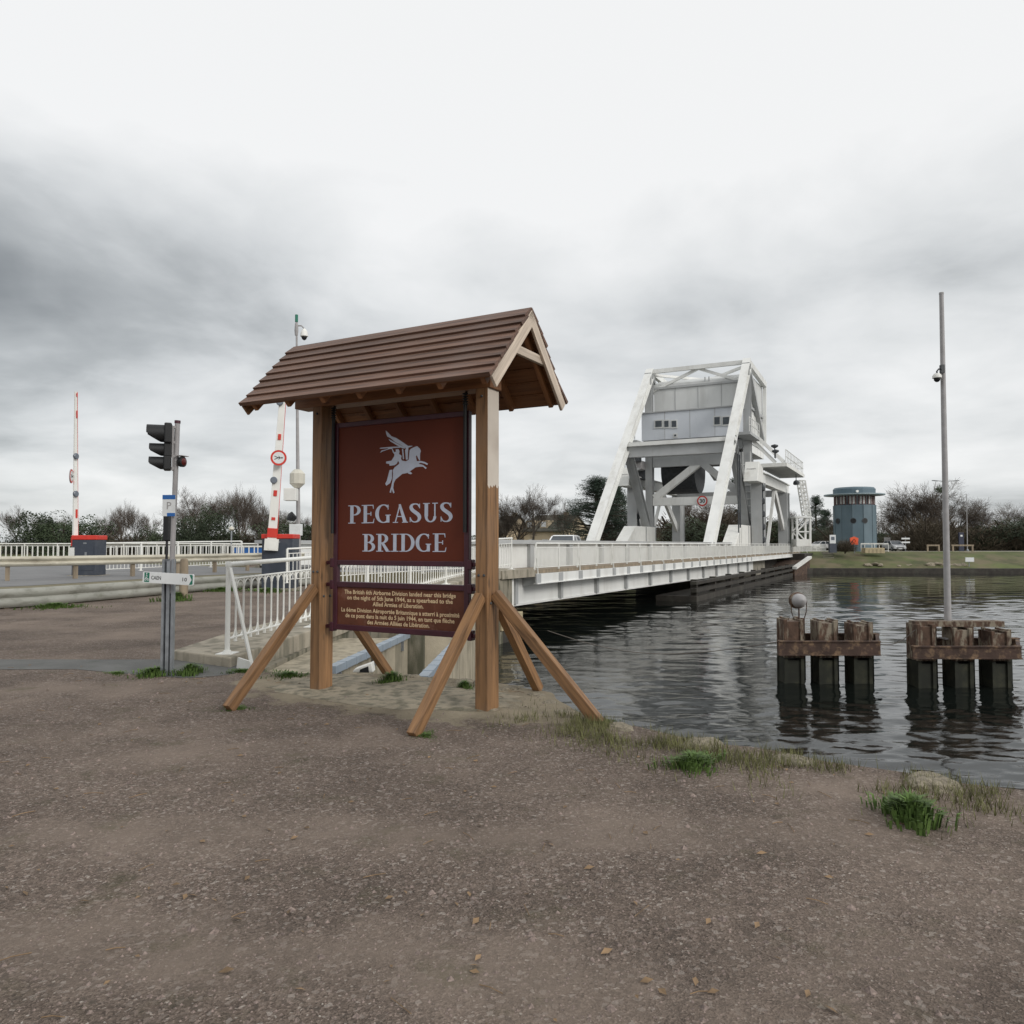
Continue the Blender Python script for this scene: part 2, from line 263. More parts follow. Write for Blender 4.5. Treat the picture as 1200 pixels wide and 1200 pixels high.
def water_mat():
    m = bpy.data.materials.new('dark_canal_water'); m.use_nodes = True; nt = m.node_tree; b = nt.nodes['Principled BSDF']
    b.inputs['Base Color'].default_value = (.006, .008, .007, 1); b.inputs['Roughness'].default_value = .03; b.inputs['IOR'].default_value = 1.33
    tc = N(nt, 'ShaderNodeTexCoord')
    mp = N(nt, 'ShaderNodeMapping'); mp.inputs['Scale'].default_value = (.55, 1.15, 1); mp.inputs['Rotation'].default_value = (0, 0, R(14)); L(nt, tc, mp, 3)
    a = N(nt, 'ShaderNodeTexNoise'); a.inputs['Scale'].default_value = 7; a.inputs['Detail'].default_value = 4; a.inputs['Roughness'].default_value = .55; a.inputs['Distortion'].default_value = .8; L(nt, mp, a)
    c = N(nt, 'ShaderNodeTexNoise'); c.inputs['Scale'].default_value = 2.6; c.inputs['Detail'].default_value = 3; L(nt, mp, c)
    p = N(nt, 'ShaderNodeTexNoise'); p.inputs['Scale'].default_value = .07; p.inputs['Detail'].default_value = 3; L(nt, tc, p, 3)
    rp = ramp(nt, [(.35, .5), (.62, 1.0)]); L(nt, p, rp)
    sy_ = N(nt, 'ShaderNodeSeparateXYZ'); L(nt, tc, sy_, 3); mr = N(nt, 'ShaderNodeMapRange'); mr.inputs[1].default_value = 14; mr.inputs[2].default_value = 85; mr.inputs[3].default_value = 1.0; mr.inputs[4].default_value = .6; nt.links.new(sy_.outputs[1], mr.inputs[0])
    stv = Mth(nt, 'MULTIPLY', rp.outputs[0], mr.outputs[0])
    s = Mth(nt, 'ADD', a.outputs[0], Mth(nt, 'MULTIPLY', c.outputs[0], 1.0))
    bp = N(nt, 'ShaderNodeBump'); bp.inputs['Distance'].default_value = .0045; nt.links.new(stv, bp.inputs['Strength']); nt.links.new(s, bp.inputs[3])
    nt.links.new(bp.outputs[0], b.inputs['Normal'])
    return m
M['water'] = water_mat()

# ---------------------------------------------------------------- mesh helpers
class MB:
    def __init__(s): s.v = []; s.f = []; s.mi = []; s.m = 0
    def add(s, vs, fs):
        k = len(s.v); s.v += [Vector(p) for p in vs]
        for f in fs: s.f.append([i+k for i in f]); s.mi.append(s.m)
        return s
    def frame_box(s, o, ax, ay, az, x0, x1, y0, y1, z0, z1):
        vs = [o+ax*x+ay*y+az*z for z in (z0, z1) for x, y in ((x0, y0), (x1, y0), (x1, y1), (x0, y1))]
        return s.add(vs, [(0, 3, 2, 1), (4, 5, 6, 7), (0, 1, 5, 4), (1, 2, 6, 5), (2, 3, 7, 6), (3, 0, 4, 7)])
    def box(s, x0, x1, y0, y1, z0, z1):
        return s.frame_box(Vector((0, 0, 0)), Vector((1, 0, 0)), Vector((0, 1, 0)), Vector((0, 0, 1)), x0, x1, y0, y1, z0, z1)
    def beam(s, p, q, w, h=None, up=Vector((0, 0, 1)), w2=None, h2=None):
        p = Vector(p); q = Vector(q); h = h or w; w2 = w2 or w; h2 = h2 or h
        d = (q-p).normalized(); up = Vector(up)
        if abs(d.dot(up)) > .98: up = Vector((0, 1, 0)) if abs(d.y) < .9 else Vector((1, 0, 0))
        x = d.cross(up).normalized(); y = x.cross(d)
        vs = []
        for c, a, b in ((p, w/2, h/2), (q, w2/2, h2/2)):
            vs += [c-x*a-y*b, c+x*a-y*b, c+x*a+y*b, c-x*a+y*b]
        return s.add(vs, [(0, 3, 2, 1), (4, 5, 6, 7), (0, 1, 5, 4), (1, 2, 6, 5), (2, 3, 7, 6), (3, 0, 4, 7)])
    def ibeam(s, p, q, w, h, up, t=.06):   # I section: web in the plane of `up`, flanges wide
        p = Vector(p); q = Vector(q); d = (q-p).normalized(); up = Vector(up); x = d.cross(up).normalized(); y = x.cross(d)
        s.beam(p+y*(h/2-t/2), q+y*(h/2-t/2), w, t, y); s.beam(p-y*(h/2-t/2), q-y*(h/2-t/2), w, t, y)
        s.beam(p, q, t, h-2*t, y); return s
    def tube(s, pts, r, n=8, r2=None, caps=True):
        pts = [Vector(p) for p in pts]; m = len(pts); rings = []
        prev = None
        for i, p in enumerate(pts):
            d = (pts[min(i+1, m-1)]-pts[max(i-1, 0)]).normalized()
            u = prev if prev is not None else (Vector((0, 0, 1)) if abs(d.z) < .9 else Vector((1, 0, 0)))
            x = d.cross(u)
            if x.length < 1e-4: x = d.orthogonal()
            x.normalize(); y = x.cross(d).normalized(); prev = y
            rr = r if r2 is None else r+(r2-r)*i/max(1, m-1)
            if isinstance(r, (list, tuple)): rr = r[i]
            rings.append([p+(x*math.cos(2*math.pi*k/n)+y*math.sin(2*math.pi*k/n))*rr for k in range(n)])
        vs = [v for g in rings for v in g]; fs = []
        for i in range(m-1):
            for k in range(n): fs.append((i*n+k, i*n+(k+1) % n, (i+1)*n+(k+1) % n, (i+1)*n+k))
        if caps: fs += [tuple(range(n))[::-1], tuple(range((m-1)*n, m*n))]
        return s.add(vs, fs)
    def lathe(s, c, prof, n=16, axis=Vector((0, 0, 1))):
        c = Vector(c); axis = Vector(axis).normalized(); x = axis.orthogonal().normalized(); y = axis.cross(x)
        vs = [c+axis*h+(x*math.cos(2*math.pi*k/n)+y*math.sin(2*math.pi*k/n))*r for r, h in prof for k in range(n)]
        m = len(prof); fs = [(i*n+k, i*n+(k+1) % n, (i+1)*n+(k+1) % n, (i+1)*n+k) for i in range(m-1) for k in range(n)]
        fs += [tuple(range(n))[::-1], tuple(range((m-1)*n, m*n))]
        return s.add(vs, fs)
    def prism(s, poly, off):
        n = len(poly); off = Vector(off); poly = [Vector(p) for p in poly]
        return s.add(poly+[p+off for p in poly], [tuple(range(n)), tuple(range(n, 2*n))[::-1]]+[(i, (i+1) % n+0, (i+1) % n+n, i+n) for i in range(n)])
    def sweep(s, path, prof):      # prof in (sideways, up), closed loop
        path = [Vector(p) for p in path]; n = len(prof); vs = []
        for i, p in enumerate(path):
            d = (path[min(i+1, len(path)-1)]-path[max(i-1, 0)]); d.z = 0; d.normalize(); x = Vector((d.y, -d.x, 0))
            vs += [p+x*a+Vector((0, 0, b)) for a, b in prof]
        m = len(path); fs = [(i*n+k, i*n+(k+1) % n, (i+1)*n+(k+1) % n, (i+1)*n+k) for i in range(m-1) for k in range(n)]
        fs += [tuple(range(n))[::-1], tuple(range((m-1)*n, m*n))]
        return s.add(vs, fs)
W = {}
def link(o, parent=None):
    C.objects.link(o)
    if parent is not None: o.parent = parent
def tag(o, label=None, cat=None, group=None, kind=None):
    for k, val in (('label', label), ('category', cat), ('group', group), ('kind', kind)):
        if val: o[k] = val
    return o
def thing(name, label, cat, loc=(0, 0, 0), group=None):
    o = bpy.data.objects.new(name, None); link(o); o.location = loc; o.empty_display_size = .2; W[o.name] = Matrix.Translation(Vector(loc)); return tag(o, label, cat, group)
def obj(name, mb, ms, parent=None, loc=None, smooth=False, bevel=0, mw=None, label=None, tri=False):
    """world-space geometry in mb -> one mesh object whose origin is loc / the parent's origin / mw"""
    me = bpy.data.meshes.new(name)
    if mw is None:
        mw = Matrix.Translation(Vector(loc)) if loc is not None else (W[parent.name] if parent is not None else Matrix.Identity(4))
    inv = mw.inverted()
    me.from_pydata([inv @ p for p in mb.v], [], mb.f)
    ms = ms if isinstance(ms, (list, tuple)) else [ms]
    for m in ms: me.materials.append(M[m] if isinstance(m, str) else m)
    if len(ms) > 1: me.polygons.foreach_set('material_index', mb.mi)
    bm = bmesh.new(); bm.from_mesh(me); bmesh.ops.recalc_face_normals(bm, faces=bm.faces); bm.to_mesh(me); bm.free()
    if smooth:
        me.polygons.foreach_set('use_smooth', [True]*len(me.polygons))
        me.set_sharp_from_angle(angle=R(40))
    me.update()
    o = bpy.data.objects.new(name, me); link(o, parent)
    o.matrix_basis = (W[parent.name].inverted() @ mw) if parent is not None else mw
    W[o.name] = mw
    if bevel:
        bv = o.modifiers.new('bevel', 'BEVEL'); bv.width = bevel; bv.segments = 2; bv.limit_method = 'ANGLE'
    if label: o['label'] = label
    return o
def struct(name, mb, m, **k): return tag(obj(name, mb, m, **k), kind='structure')
def copy_tree(o, parent=None):
    c = o.copy(); C.objects.link(c); c.parent = parent
    for ch in [x for x in bpy.data.objects if x.parent == o]: copy_tree(ch, c)
    return c
def text_mb(s, size, o, ax, ay, align='CENTER', bold=0., width=None):
    cu = bpy.data.curves.new('t', 'FONT'); cu.body = s; cu.size = size; cu.align_x = align; cu.offset = bold; cu.resolution_u = 2
    to = bpy.data.objects.new('t', cu); C.objects.link(to); dg = bpy.context.evaluated_depsgraph_get(); dg.update()
    me = bpy.data.meshes.new_from_object(to.evaluated_get(dg)); mb = MB()
    xs = [v.co.x for v in me.vertices]; k = 1
    if width: k = width/(max(xs)-min(xs))
    mb.add([Vector(o)+Vector(ax)*(v.co.x*k)+Vector(ay)*v.co.y for v in me.vertices], [tuple(p.vertices) for p in me.polygons])
    bpy.data.objects.remove(to); bpy.data.curves.remove(cu); bpy.data.meshes.remove(me); return mb
def merge(a, b): a.add(b.v, b.f); return a
V = Vector; Z = Vector((0, 0, 1))

# ================================================================ SETTING
WL = -2.1
mb = MB()
# wind ripples: a finer net of real waves in the basin, finest close by, then the open sheet a hand lower all round
def wave(x, y, sp):
    h = 0; g = .55+.45*noise.noise(V((x*.06, y*.06, 7)))
    for lam, amp, k in ((2.2, .07, 0), (.8, .062, 3), (.34, .04, 9)):
        if sp < lam*.42:
            f = min(1, (lam*.42-sp)/(lam*.2)); h += amp*f*g*noise.noise(V((x*.8/lam+.35*y/lam+k*9, y*1.25/lam-.25*x/lam, k)))
    return h
rows_ = []; y = 6.5
while y < 128: rows_.append(y); y *= 1.0046
NC = 290; vs = []
for y in rows_:
    for c_ in range(NC+1):
        x = y*(-.30+1.12*c_/NC); vs.append(V((x, y, WL+wave(x, y, max(y*.0046, y*1.12/NC)))))
m = NC+1
mb.add(vs, [(r*m+c_, r*m+c_+1, (r+1)*m+c_+1, (r+1)*m+c_) for r in range(len(rows_)-1) for c_ in range(NC)])
mb.add([(-2500, -300, WL-.14), (2500, -300, WL-.14), (2500, 4500, WL-.14), (-2500, 4500, WL-.14)], [(0, 1, 2, 3)])
struct('water', mb, 'water', smooth=True)
# near land: edge of the ledge, side of the basin, abutment, left bank
def jag(a, b, n, amp):
    a = V(a); b = V(b); out = []
    for i in range(n):
        p = a.lerp(b, i/n); d = (b-a).normalized(); q = V((d.y, -d.x)); k = noise.noise(V((p.x*1.7, p.y*1.7, 3)))*amp
        out.append(p+q*(k if i else 0))
    return out
railp = [V((-3.83, 10.4)), V((-3.47, 13.3)), V((-2.85, 18)), V((-1.75, 24)), V((-.55, 28.6)), V((0, 29.8))]
edge = []
edge += jag((60, -30), (9, 1.6), 6, 1.0)+jag((9, 1.6), (4, 4.55), 10, .35)+jag((4, 4.55), (1.6, 6.25), 10, .2)+jag((1.6, 6.25), (.62, 7.45), 8, .13)
edge += jag((.62, 7.45), (.42, 8.4), 8, .10)+jag((.42, 8.4), (-.15, 8.95), 6, .12)+jag((-.15, 8.95), (-1.37, 9.5), 10, .14)+jag((-1.37, 9.5), (-3.35, 9.75), 12, .12)
wall_start = len(edge)
edge += [V((-3.62, 10.1))]+[p+V((-.02, 0)) for p in railp[1:]]
B2 = lambda u, v: V((B(u, v, 0).x, B(u, v, 0).y))
edge += [B2(.3, 1), B2(.3, 16), V((-20, 61)), V((-300, 90)), V((-2500, 100)), V((-2500, -300)), V((60, -300))]
mb = MB(); n = len(edge)
mb.add([(p.x, p.y, 0) for p in edge]+[(p.x, p.y, -3.2) for p in edge], [tuple(range(n))]+[(i, i+n, (i+1) % n+n, (i+1) % n) for i in range(n)])
mb.mi = [0]+[1]*n
struct('ground', mb, ['gravel', 'wallmoss'])
# raised road platform with the approach road (z = .5)
rin = [V((-40, 9.5)), V((-20, 13.5)), V((-14, 17.2)), V((-12.2, 20)), V((-10.5, 26.6)), V((-9.1, 29.2)), V((-7.6, 30.2))]
plat = rin+[V((-1.9, 30.1)), B2(0.25, 1.9), B2(.25, 15.5), V((-20.5, 60)), V((-300, 89)), V((-300, 4))]
mb = MB(); n = len(plat)
mb.add([(p.x, p.y, .5) for p in plat]+[(p.x, p.y, -.1) for p in plat], [tuple(range(n))]+[(i, i+n, (i+1) % n+n, (i+1) % n) for i in range(n)])
struct('road_embankment', mb, 'fieldland')
mb = MB(); rd = [p+V((-.6, .5)) for p in rin]+[B2(.24, 2.3), B2(.24, 12.4), V((-22, 44)), V((-60, 46)), V((-300, 50)), V((-300, 12))]
mb.add([(p.x, p.y, .506) for p in rd], [tuple(range(len(rd)))]); struct('road', mb, 'road')
# asphalt patch across the gravel
pts = []
for i in range(26):
    x = -40+i*(36.0/25); pts.append(V((x, 10.75+.12*noise.noise(V((x*.9, 0, 0))), .004)))
for a in range(0, 11):
    t = math.pi/2-a*math.pi/10; pts.append(V((-3.95+.62*math.cos(t), 10.0+.72*math.sin(t), .004)))
pts += [V((-4.6, 9.5, .004)), V((-5.2, 9.75, .004))]
for i in range(25):
    x = -5.6-i*1.4; pts.append(V((x, 9.88+.1*noise.noise(V((x*.8, 4, 0))), .004)))
mb = MB(); mb.add(pts, [tuple(range(len(pts)))]); struct('asphalt_patch', mb, 'asphalt')
# broken concrete round the sign
pts = []
for i in range(80):
    t = 2*math.pi*i/80; k = 1+.28*noise.noise(V((math.cos(t)*2.2, math.sin(t)*2.2, 5)))+.12*noise.noise(V((math.cos(t)*7, math.sin(t)*7, 9)))
    p = V((-1.3, 8.4, 0))+V((.875, -.484, 0))*(1.6*math.cos(t)*k)+V((-.484, -.875, 0))*(.72*math.sin(t)*k)
    pts.append(p)
def inside(p):
    x, y = p.x, p.y; c = False; m = len(edge); j = m-1
    for i in range(m):
        a, b = edge[i], edge[j]
        if (a.y > y) != (b.y > y) and x < (b.x-a.x)*(y-a.y)/(b.y-a.y)+a.x: c = not c
        j = i
    return c
ctr = V((-1.3, 8.4, 0)); pp = []
for p in pts:
    for k in range(60):
        q = ctr.lerp(p, 1-k/60)
        if inside(q): pp.append(ctr.lerp(p, max(0, 1-(k+1.5)/60))); break
mb = MB(); n = len(pp); NR = 14; vs = [ctr+V((0, 0, .02))]
for r in range(1, NR+1):
    for p in pp:
        q = ctr.lerp(p, r/NR); h = .012+.022*noise.noise(V((q.x*2.3, q.y*2.3, 0)))+.012*noise.noise(V((q.x*7, q.y*7, 3)))
        vs.append(V((q.x, q.y, max(.005, h) if r < NR else .002)))
fs = [(0, 1+i, 1+(i+1) % n) for i in range(n)]
for r in range(NR-1):
    for i in range(n): a = 1+r*n; fs.append((a+i, a+n+i, a+n+(i+1) % n, a+(i+1) % n))
mb.add(vs, fs); struct('ledge_paving', mb, 'ledge', smooth=True)
# far bank
fe = [V((2500, 92)), V((300, 93)), V((120, 95)), V((38.5, 98.5)), B2(74, -1), B2(70, 8), B2(70, 20), V((-60, 118)), V((-2500, 140))]
mb = MB(); n = len(fe)
bot = [V((p.x, p.y, -3.2)) for p in fe]; cop = [V((p.x, p.y, -1.45)) for p in fe]
back = [V((p.x, p.y+1.0, -1.45)) for p in fe]; gr = [V((p.x, p.y+9.5, .62)) for p in fe]
mb.add(bot+cop, [(i, i+1, i+1+n, i+n) for i in range(n-1)]); mb.add(cop+back, [(i, i+1, i+1+n, i+n) for i in range(n-1)])
struct('quay_edge', mb, 'fender')
mb = MB(); rows = 10; cols = []
for i in range(n-1):
    k = 60 if i in (1, 2) else 6
    for j in range(k): cols.append(fe[i].lerp(fe[i+1], j/k))
cols.append(fe[-1]); m = len(cols); vs = []
for r in range(rows+1):
    for c in cols:
        t = r/rows; zz_ = -1.45+2.07*(t**.8); q = V((c.x, c.y+1+8.5*t, zz_)); q.z += .16*noise.noise(V((q.x*.5, q.y*.9, 1))) if 0 < r < rows else 0; vs.append(q)
mb.add(vs, [(r*m+i, r*m+i+1, (r+1)*m+i+1, (r+1)*m+i) for r in range(rows) for i in range(m-1)])
struct('grass_bank', mb, 'grassbank', smooth=True)
mb = MB(); top = [V((p.x, p.y+9.5, .62)) for p in fe]
mb.add(top+[V((-2500, 4500, .62)), V((2500, 4500, .62))], [tuple(range(n+2))]); struct('far_ground', mb, 'farland')
mb = MB(); mb.add([(-2500, 128, .63), (2500, 121, .63), (2500, 4400, .63), (-2500, 4400, .63)], [(0, 1, 2, 3)]); struct('far_field', mb, 'fieldland')

# ================================================================ NEAR CONCRETE: footway slab, walls, ledge
t = thing('footway_slab', 'pale weathered concrete footway slab under the ornate white railing', 'footway', (-4.2, 11, 0))
zr = [.13, .17, .28, .45, .6, .64]
mb = MB(); vs = []
lp = [V((-4.72, 10.75)), V((-4.62, 12.4)), V((-3.75, 18)), V((-2.75, 24)), V((-1.9, 28.6)), V((-1.4, 30.2))]
rp = [V((-3.66, 10.05)), V((-3.33, 13.3)), V((-2.72, 18)), V((-1.62, 24)), V((-.4, 28.6)), V((.1, 29.75))]
for a, b, z_ in zip(lp, rp, zr): vs += [V((a.x, a.y, z_)), V((b.x, b.y, z_)), V((b.x, b.y, z_-.28)), V((a.x, a.y, z_-.28))]
fs = [(0, 1, 2, 3), (20, 23, 22, 21)]
for i in range(5):
    for k in range(4): fs.append((i*4+k, i*4+(k+1) % 4, i*4+4+(k+1) % 4, i*4+4+k))
mb.add(vs, fs); obj('slab', mb, 'concrete', t, bevel=.02)
t = thing('retaining_wall', 'mossy concrete retaining wall below the footway slab', 'wall', (-3.3, 12, -2))
mb = MB(); wp = [V((-3.45, 9.95)), V((-3.42, 10.2)), V((-3.36, 13.3)), V((-2.78, 18)), V((-1.68, 24)), V((-.45, 28.6)), V((.0, 29.6))]
zt_ = [-.1, -.12, -.1, .0, .17, .33, .35]
for i in range(6):
    a, b = wp[i], wp[i+1]
    mb.add([(a.x, a.y, -3), (b.x, b.y, -3), (b.x, b.y, zt_[i+1]), (a.x, a.y, zt_[i]), (a.x-.5, a.y, -3), (b.x-.5, b.y, -3), (b.x-.5, b.y, zt_[i+1]), (a.x-.5, a.y, zt_[i])],
           [(0, 1, 2, 3), (4, 7, 6, 5), (3, 2, 6, 7), (0, 3, 7, 4), (1, 5, 6, 2)])
obj('wall', mb, 'wallmoss', t)
t = thing('basin_wall', 'pale beige concrete wall with a square pier behind the sign', 'wall', (-2.2, 12, -2))
mb = MB(); tp = [V((-2.62, 9.9)), V((-2.5, 10.6)), V((-1.97, 14.6))]
for i in range(2):
    a, b = tp[i], tp[i+1]
    mb.add([(a.x, a.y, -3), (b.x, b.y, -3), (b.x, b.y, -.17), (a.x, a.y, -.17), (a.x-1.2, a.y, -3), (b.x-1.4, b.y, -3), (b.x-1.4, b.y, -.17), (a.x-1.2, a.y, -.17)],
           [(0, 1, 2, 3), (4, 7, 6, 5), (3, 2, 6, 7), (0, 3, 7, 4), (1, 5, 6, 2)])
obj('lower_wall', mb, 'wallpale', t)
mb = MB(); mb.box(-2.05, -1.66, 14.62, 15.1, -3, .22); obj('pier', mb, 'wallmoss', t, bevel=.02)
mb = MB(); a = [V((-1.66, 14.75)), V((-1.2, 14.9)), V((-.95, 18.5)), V((-.9, 23)), V((-.8, 28.0))]
for i in range(4):
    p, q = a[i], a[i+1]
    mb.add([(p.x, p.y, -3), (q.x, q.y, -3), (q.x, q.y, .08), (p.x, p.y, .08), (p.x-.9, p.y+.3, -3), (q.x-.9, q.y+.3, -3), (q.x-.9, q.y+.3, .08), (p.x-.9, p.y+.3, .08)],
           [(0, 1, 2, 3), (4, 7, 6, 5), (3, 2, 6, 7), (0, 3, 7, 4), (1, 5, 6, 2)])
obj('side_wall', mb, 'wallpale', t)
# cable ducts
def duct(label, p, q):
    t = thing('cable_duct', label, 'cable duct', p, 'cable ducts by the basin wall'); p = V(p); q = V(q)
    mb = MB(); mb.beam(p, q, .13, .10); n = int((q-p).length/.42)
    for i in range(n+1):
        c = p.lerp(q, i/n); mb.beam(c-(q-p).normalized()*.012, c+(q-p).normalized()*.012, .142, .112)
    obj('duct', mb, 'duct', t)
    for k in (.08, .5, .92):
        c = p.lerp(q, k); mb = MB(); mb.box(c.x-.03, c.x+.03, c.y-.03, c.y+.03, c.z-.25, c.z-.05); obj('bracket', mb, 'galv', t)
duct('long blue-grey metal cable duct running along the beige wall top left of the pier', (-2.42, 10.35, -.08), (-1.98, 14.5, -.1))
duct('short blue-grey metal cable duct right of the square concrete pier', (-1.12, 9.7, -.10), (-.92, 13.6, -.08))
t = thing('junction_box', 'small white cable box with a dark opening on the ledge behind the sign', 'box', (-1.9, 9.85, 0))
mb = MB(); mb.prism([(-2.02, 9.8, -.02), (-1.76, 9.8, -.02), (-1.78, 9.8, .1), (-2.0, 9.8, .02)], (0, .18, 0)); obj('housing', mb, 'white', t, bevel=.01)
mb = MB(); mb.prism([(-1.93, 9.79, -.02), (-1.81, 9.79, -.02), (-1.82, 9.79, .06), (-1.92, 9.79, .02)], (0, .006, 0)); obj('opening', mb, 'black', t)

# loose rocks along the ledge
def rock(seed, r):
    bm = bmesh.new(); bmesh.ops.create_icosphere(bm, subdivisions=3, radius=r); mb = MB()
    for v_ in bm.verts:
        k = 1+.35*noise.noise(v_.co/r*1.1+V((seed*3.1, 0, 0)))+.12*noise.noise(v_.co/r*3.3+V((seed, 2, 0))); v_.co *= k; v_.co.z *= .5
    mb.add([v_.co.copy() for v_ in bm.verts], [tuple(x.index for x in f.verts) for f in bm.faces]); bm.free(); return mb
protos = []
for i in range(4):
    mb = rock(i+1, 1.0); me_o = obj('stone', mb, 'rock', smooth=False); protos.append(me_o)
spots = [(-2.9, 9.6, .10), (-2.35, 9.62, .14), (-1.75, 9.5, .09), (-1.2, 9.38, .12), (-.9, 9.12, .16), (-.55, 8.98, .15), (-.28, 8.85, .2), (.0, 8.6, .14), (.25, 8.25, .12), (.38, 7.85, .1), (.5, 7.4, .12), (.95, 6.8, .15), (1.5, 6.2, .2), (2.1, 5.75, .16), (2.8, 5.2, .22), (3.6, 4.6, .2)]
where = ['at the far left end of the broken ledge behind the sign', 'below the blue-grey duct behind the left post', 'left of the rear brace of the left post', 'just right of the rear brace of the left post', 'on the ledge left of the thick right post', 'beside the green weeds behind the right post', 'biggest one behind the foot of the right post', 'just right of the right post on the ledge rim', 'under the rear brace of the right post', 'between the two right hand braces', 'by the foot of the sideways brace', 'just past the sideways brace on the bank rim', 'on the bank rim left of the water corner', 'low on the bank rim near the picture bottom', 'on the bank rim towards the right edge', 'farthest right on the grassy bank rim']
for i, (x, y, r) in enumerate(spots):
    o = protos[i] if i < 4 else protos[i % 4].copy()
    if i >= 4: C.objects.link(o)
    o.location = (x, y, -.02); o.scale = (r, r*.8, r*.75); o.rotation_euler = (0, 0, i*1.9)
    tag(o, 'rough tan stone '+where[i], 'stone', 'loose stones on the broken ledge')

# weeds
def tuft(n, r, h, seed, curl=.5):
    rn = random.Random(seed); mb = MB()
    for i in range(n):
        a = rn.uniform(0, 6.28); d = r*min(1.1, abs(rn.gauss(0, .5)))*(1+.5*math.sin(a*3+seed)); p = V((math.cos(a)*d*1.25, math.sin(a)*d*.8, 0)); hh = h*rn.uniform(.3, 1.2)/(1+.7*d/r)
        l = a+rn.uniform(-.8, .8); q = V((math.cos(l), math.sin(l), 0)); s_ = V((-q.y, q.x, 0))*rn.uniform(.003, .008)
        m1 = p+q*hh*curl*.4+Z*hh*.7; e = p+q*hh*curl*1.3+Z*hh*.8
        mb.add([p-s_, p+s_, m1+s_*1.2, m1-s_*1.2, e], [(0, 1, 2, 3), (3, 2, 4)])
    return mb
tp_ = [obj('weed_clump', tuft(700, .22, .13, 1), 'weed'), obj('weed_clump', tuft(500, .16, .17, 2, .4), 'weed'), obj('weed_clump', tuft(600, .32, .06, 3, .7), 'weed')]
wd = [(-4.35, 9.45, 1.0, 0, 'bright green weed clump at the left foot of the signpost'), (-3.95, 9.5, 1.0, 1, 'taller green weed clump right of the signpost foot'), (-2.72, 9.45, .9, 2, 'low weed patch on the ledge left of the sign'),
      (-1.4, 9.0, .85, 1, 'weed clump on the concrete behind the sign panels'), (-.52, 8.62, .6, 1, 'small weed clump beside the thick right post'), (-3.4, 9.72, .7, 2, 'weeds under the white railing stay'),
      (-9.6, 22.0, 2.2, 0, 'grass clump round the foot of the thick wooden bollard'), (-11.6, 19.6, 2.4, 2, 'flat grass clump under the grey barrier far left'), (-9.95, 26.5, 2.6, 2, 'broad grass patch left of the right hand barrier cabinet'), (-8.3, 26.2, 2.6, 2, 'grass patch in front of the right hand barrier cabinet'),
      (-2.68, 7.55, .45, 2, 'weeds at the foot of the front brace of the left post'), (-.72, 6.5, .4, 2, 'weeds at the foot of the front brace of the right post'), (.78, 6.98, .45, 2, 'weeds at the foot of the sideways brace'), (-2.2, 8.45, .3, 2, 'weeds at the foot of the left sign post'), (-4.9, 9.6, .5, 2, 'tiny weed sprig left of the signpost in the gravel'), (1.3, 5.6, .9, 0, 'grass tuft near the bank rim at lower right'), (2.3, 4.5, 1.1, 1, 'tall grass tuft on the bank at lower right')]
for i, (x, y, s_, k, lb) in enumerate(wd):
    if k in (0, 1, 2) and 'used' not in tp_[k]: o = tp_[k]; o['used'] = 1
    else: o = tp_[k].copy(); C.objects.link(o)
    o.location = (x, y, .0); o.scale = (s_, s_, s_); o.rotation_euler = (0, 0, i*1.3); tag(o, lb, 'weeds', 'weed clumps on the near ground')
for o in bpy.data.objects:
    if 'used' in o: del o['used']
# scattered chippings in the foreground and grass on the bank rim (nobody could count them)
mb = MB(); rn = random.Random(4)
for i in range(9000):
    y = 2.2+7.5*rn.random()**1.2; x = rn.uniform(-.72, .62)*y
    if not inside(V((x, y, 0))) or (x > -.5 and not inside(V((x+.1, y+.1, 0)))): continue
    s_ = rn.uniform(.003, .008)*rn.choice([1]*30+[1.8]*4+[3.2]); a = rn.uniform(0, 3)
    c_, d_ = math.cos(a)*s_, math.sin(a)*s_; h = s_*rn.uniform(.5, .9)
    mb.add([(x+c_, y+d_, 0), (x-d_, y+c_, 0), (x-c_, y-d_, 0), (x+d_, y-c_*.7, 0), (x+c_*.2, y+d_*.3, h)], [(0, 1, 4), (1, 2, 4), (2, 3, 4), (3, 0, 4)])
M['chips'] = mat('stone_chippings', (.20, .155, .135), .9, var=.55, vscale=60)
tag(obj('gravel_chippings', mb, 'chips'), 'loose reddish stone chippings scattered over the near gravel', 'gravel', kind='stuff')
mb = MB()
for i in range(15000):
    k = rn.random(); e0 = edge[rn.randrange(10, 34)]; x = e0.x+rn.gauss(-.22, .3); y = e0.y+rn.gauss(-.2, .28)
    if noise.noise(V((x*2.2, y*2.2, 4)))+rn.gauss(0, .12) < .0: continue
    if not inside(V((x, y, 0))) or y < 2: continue
    h = rn.uniform(.03, .11); a = rn.uniform(0, 6.28); q = V((math.cos(a), math.sin(a), 0)); s_ = V((-q.y, q.x, 0))*.003; p = V((x, y, 0))
    mb.add([p-s_, p+s_, p+q*h*.5+Z*h], [(0, 1, 2)])
M['drygrass'] = mat('winter_grass', (.13, .13, .05), .8, var=.5, vscale=8)
tag(obj('bank_grass', mb, 'drygrass'), 'thin winter grass growing along the near bank rim', 'grass', kind='stuff')

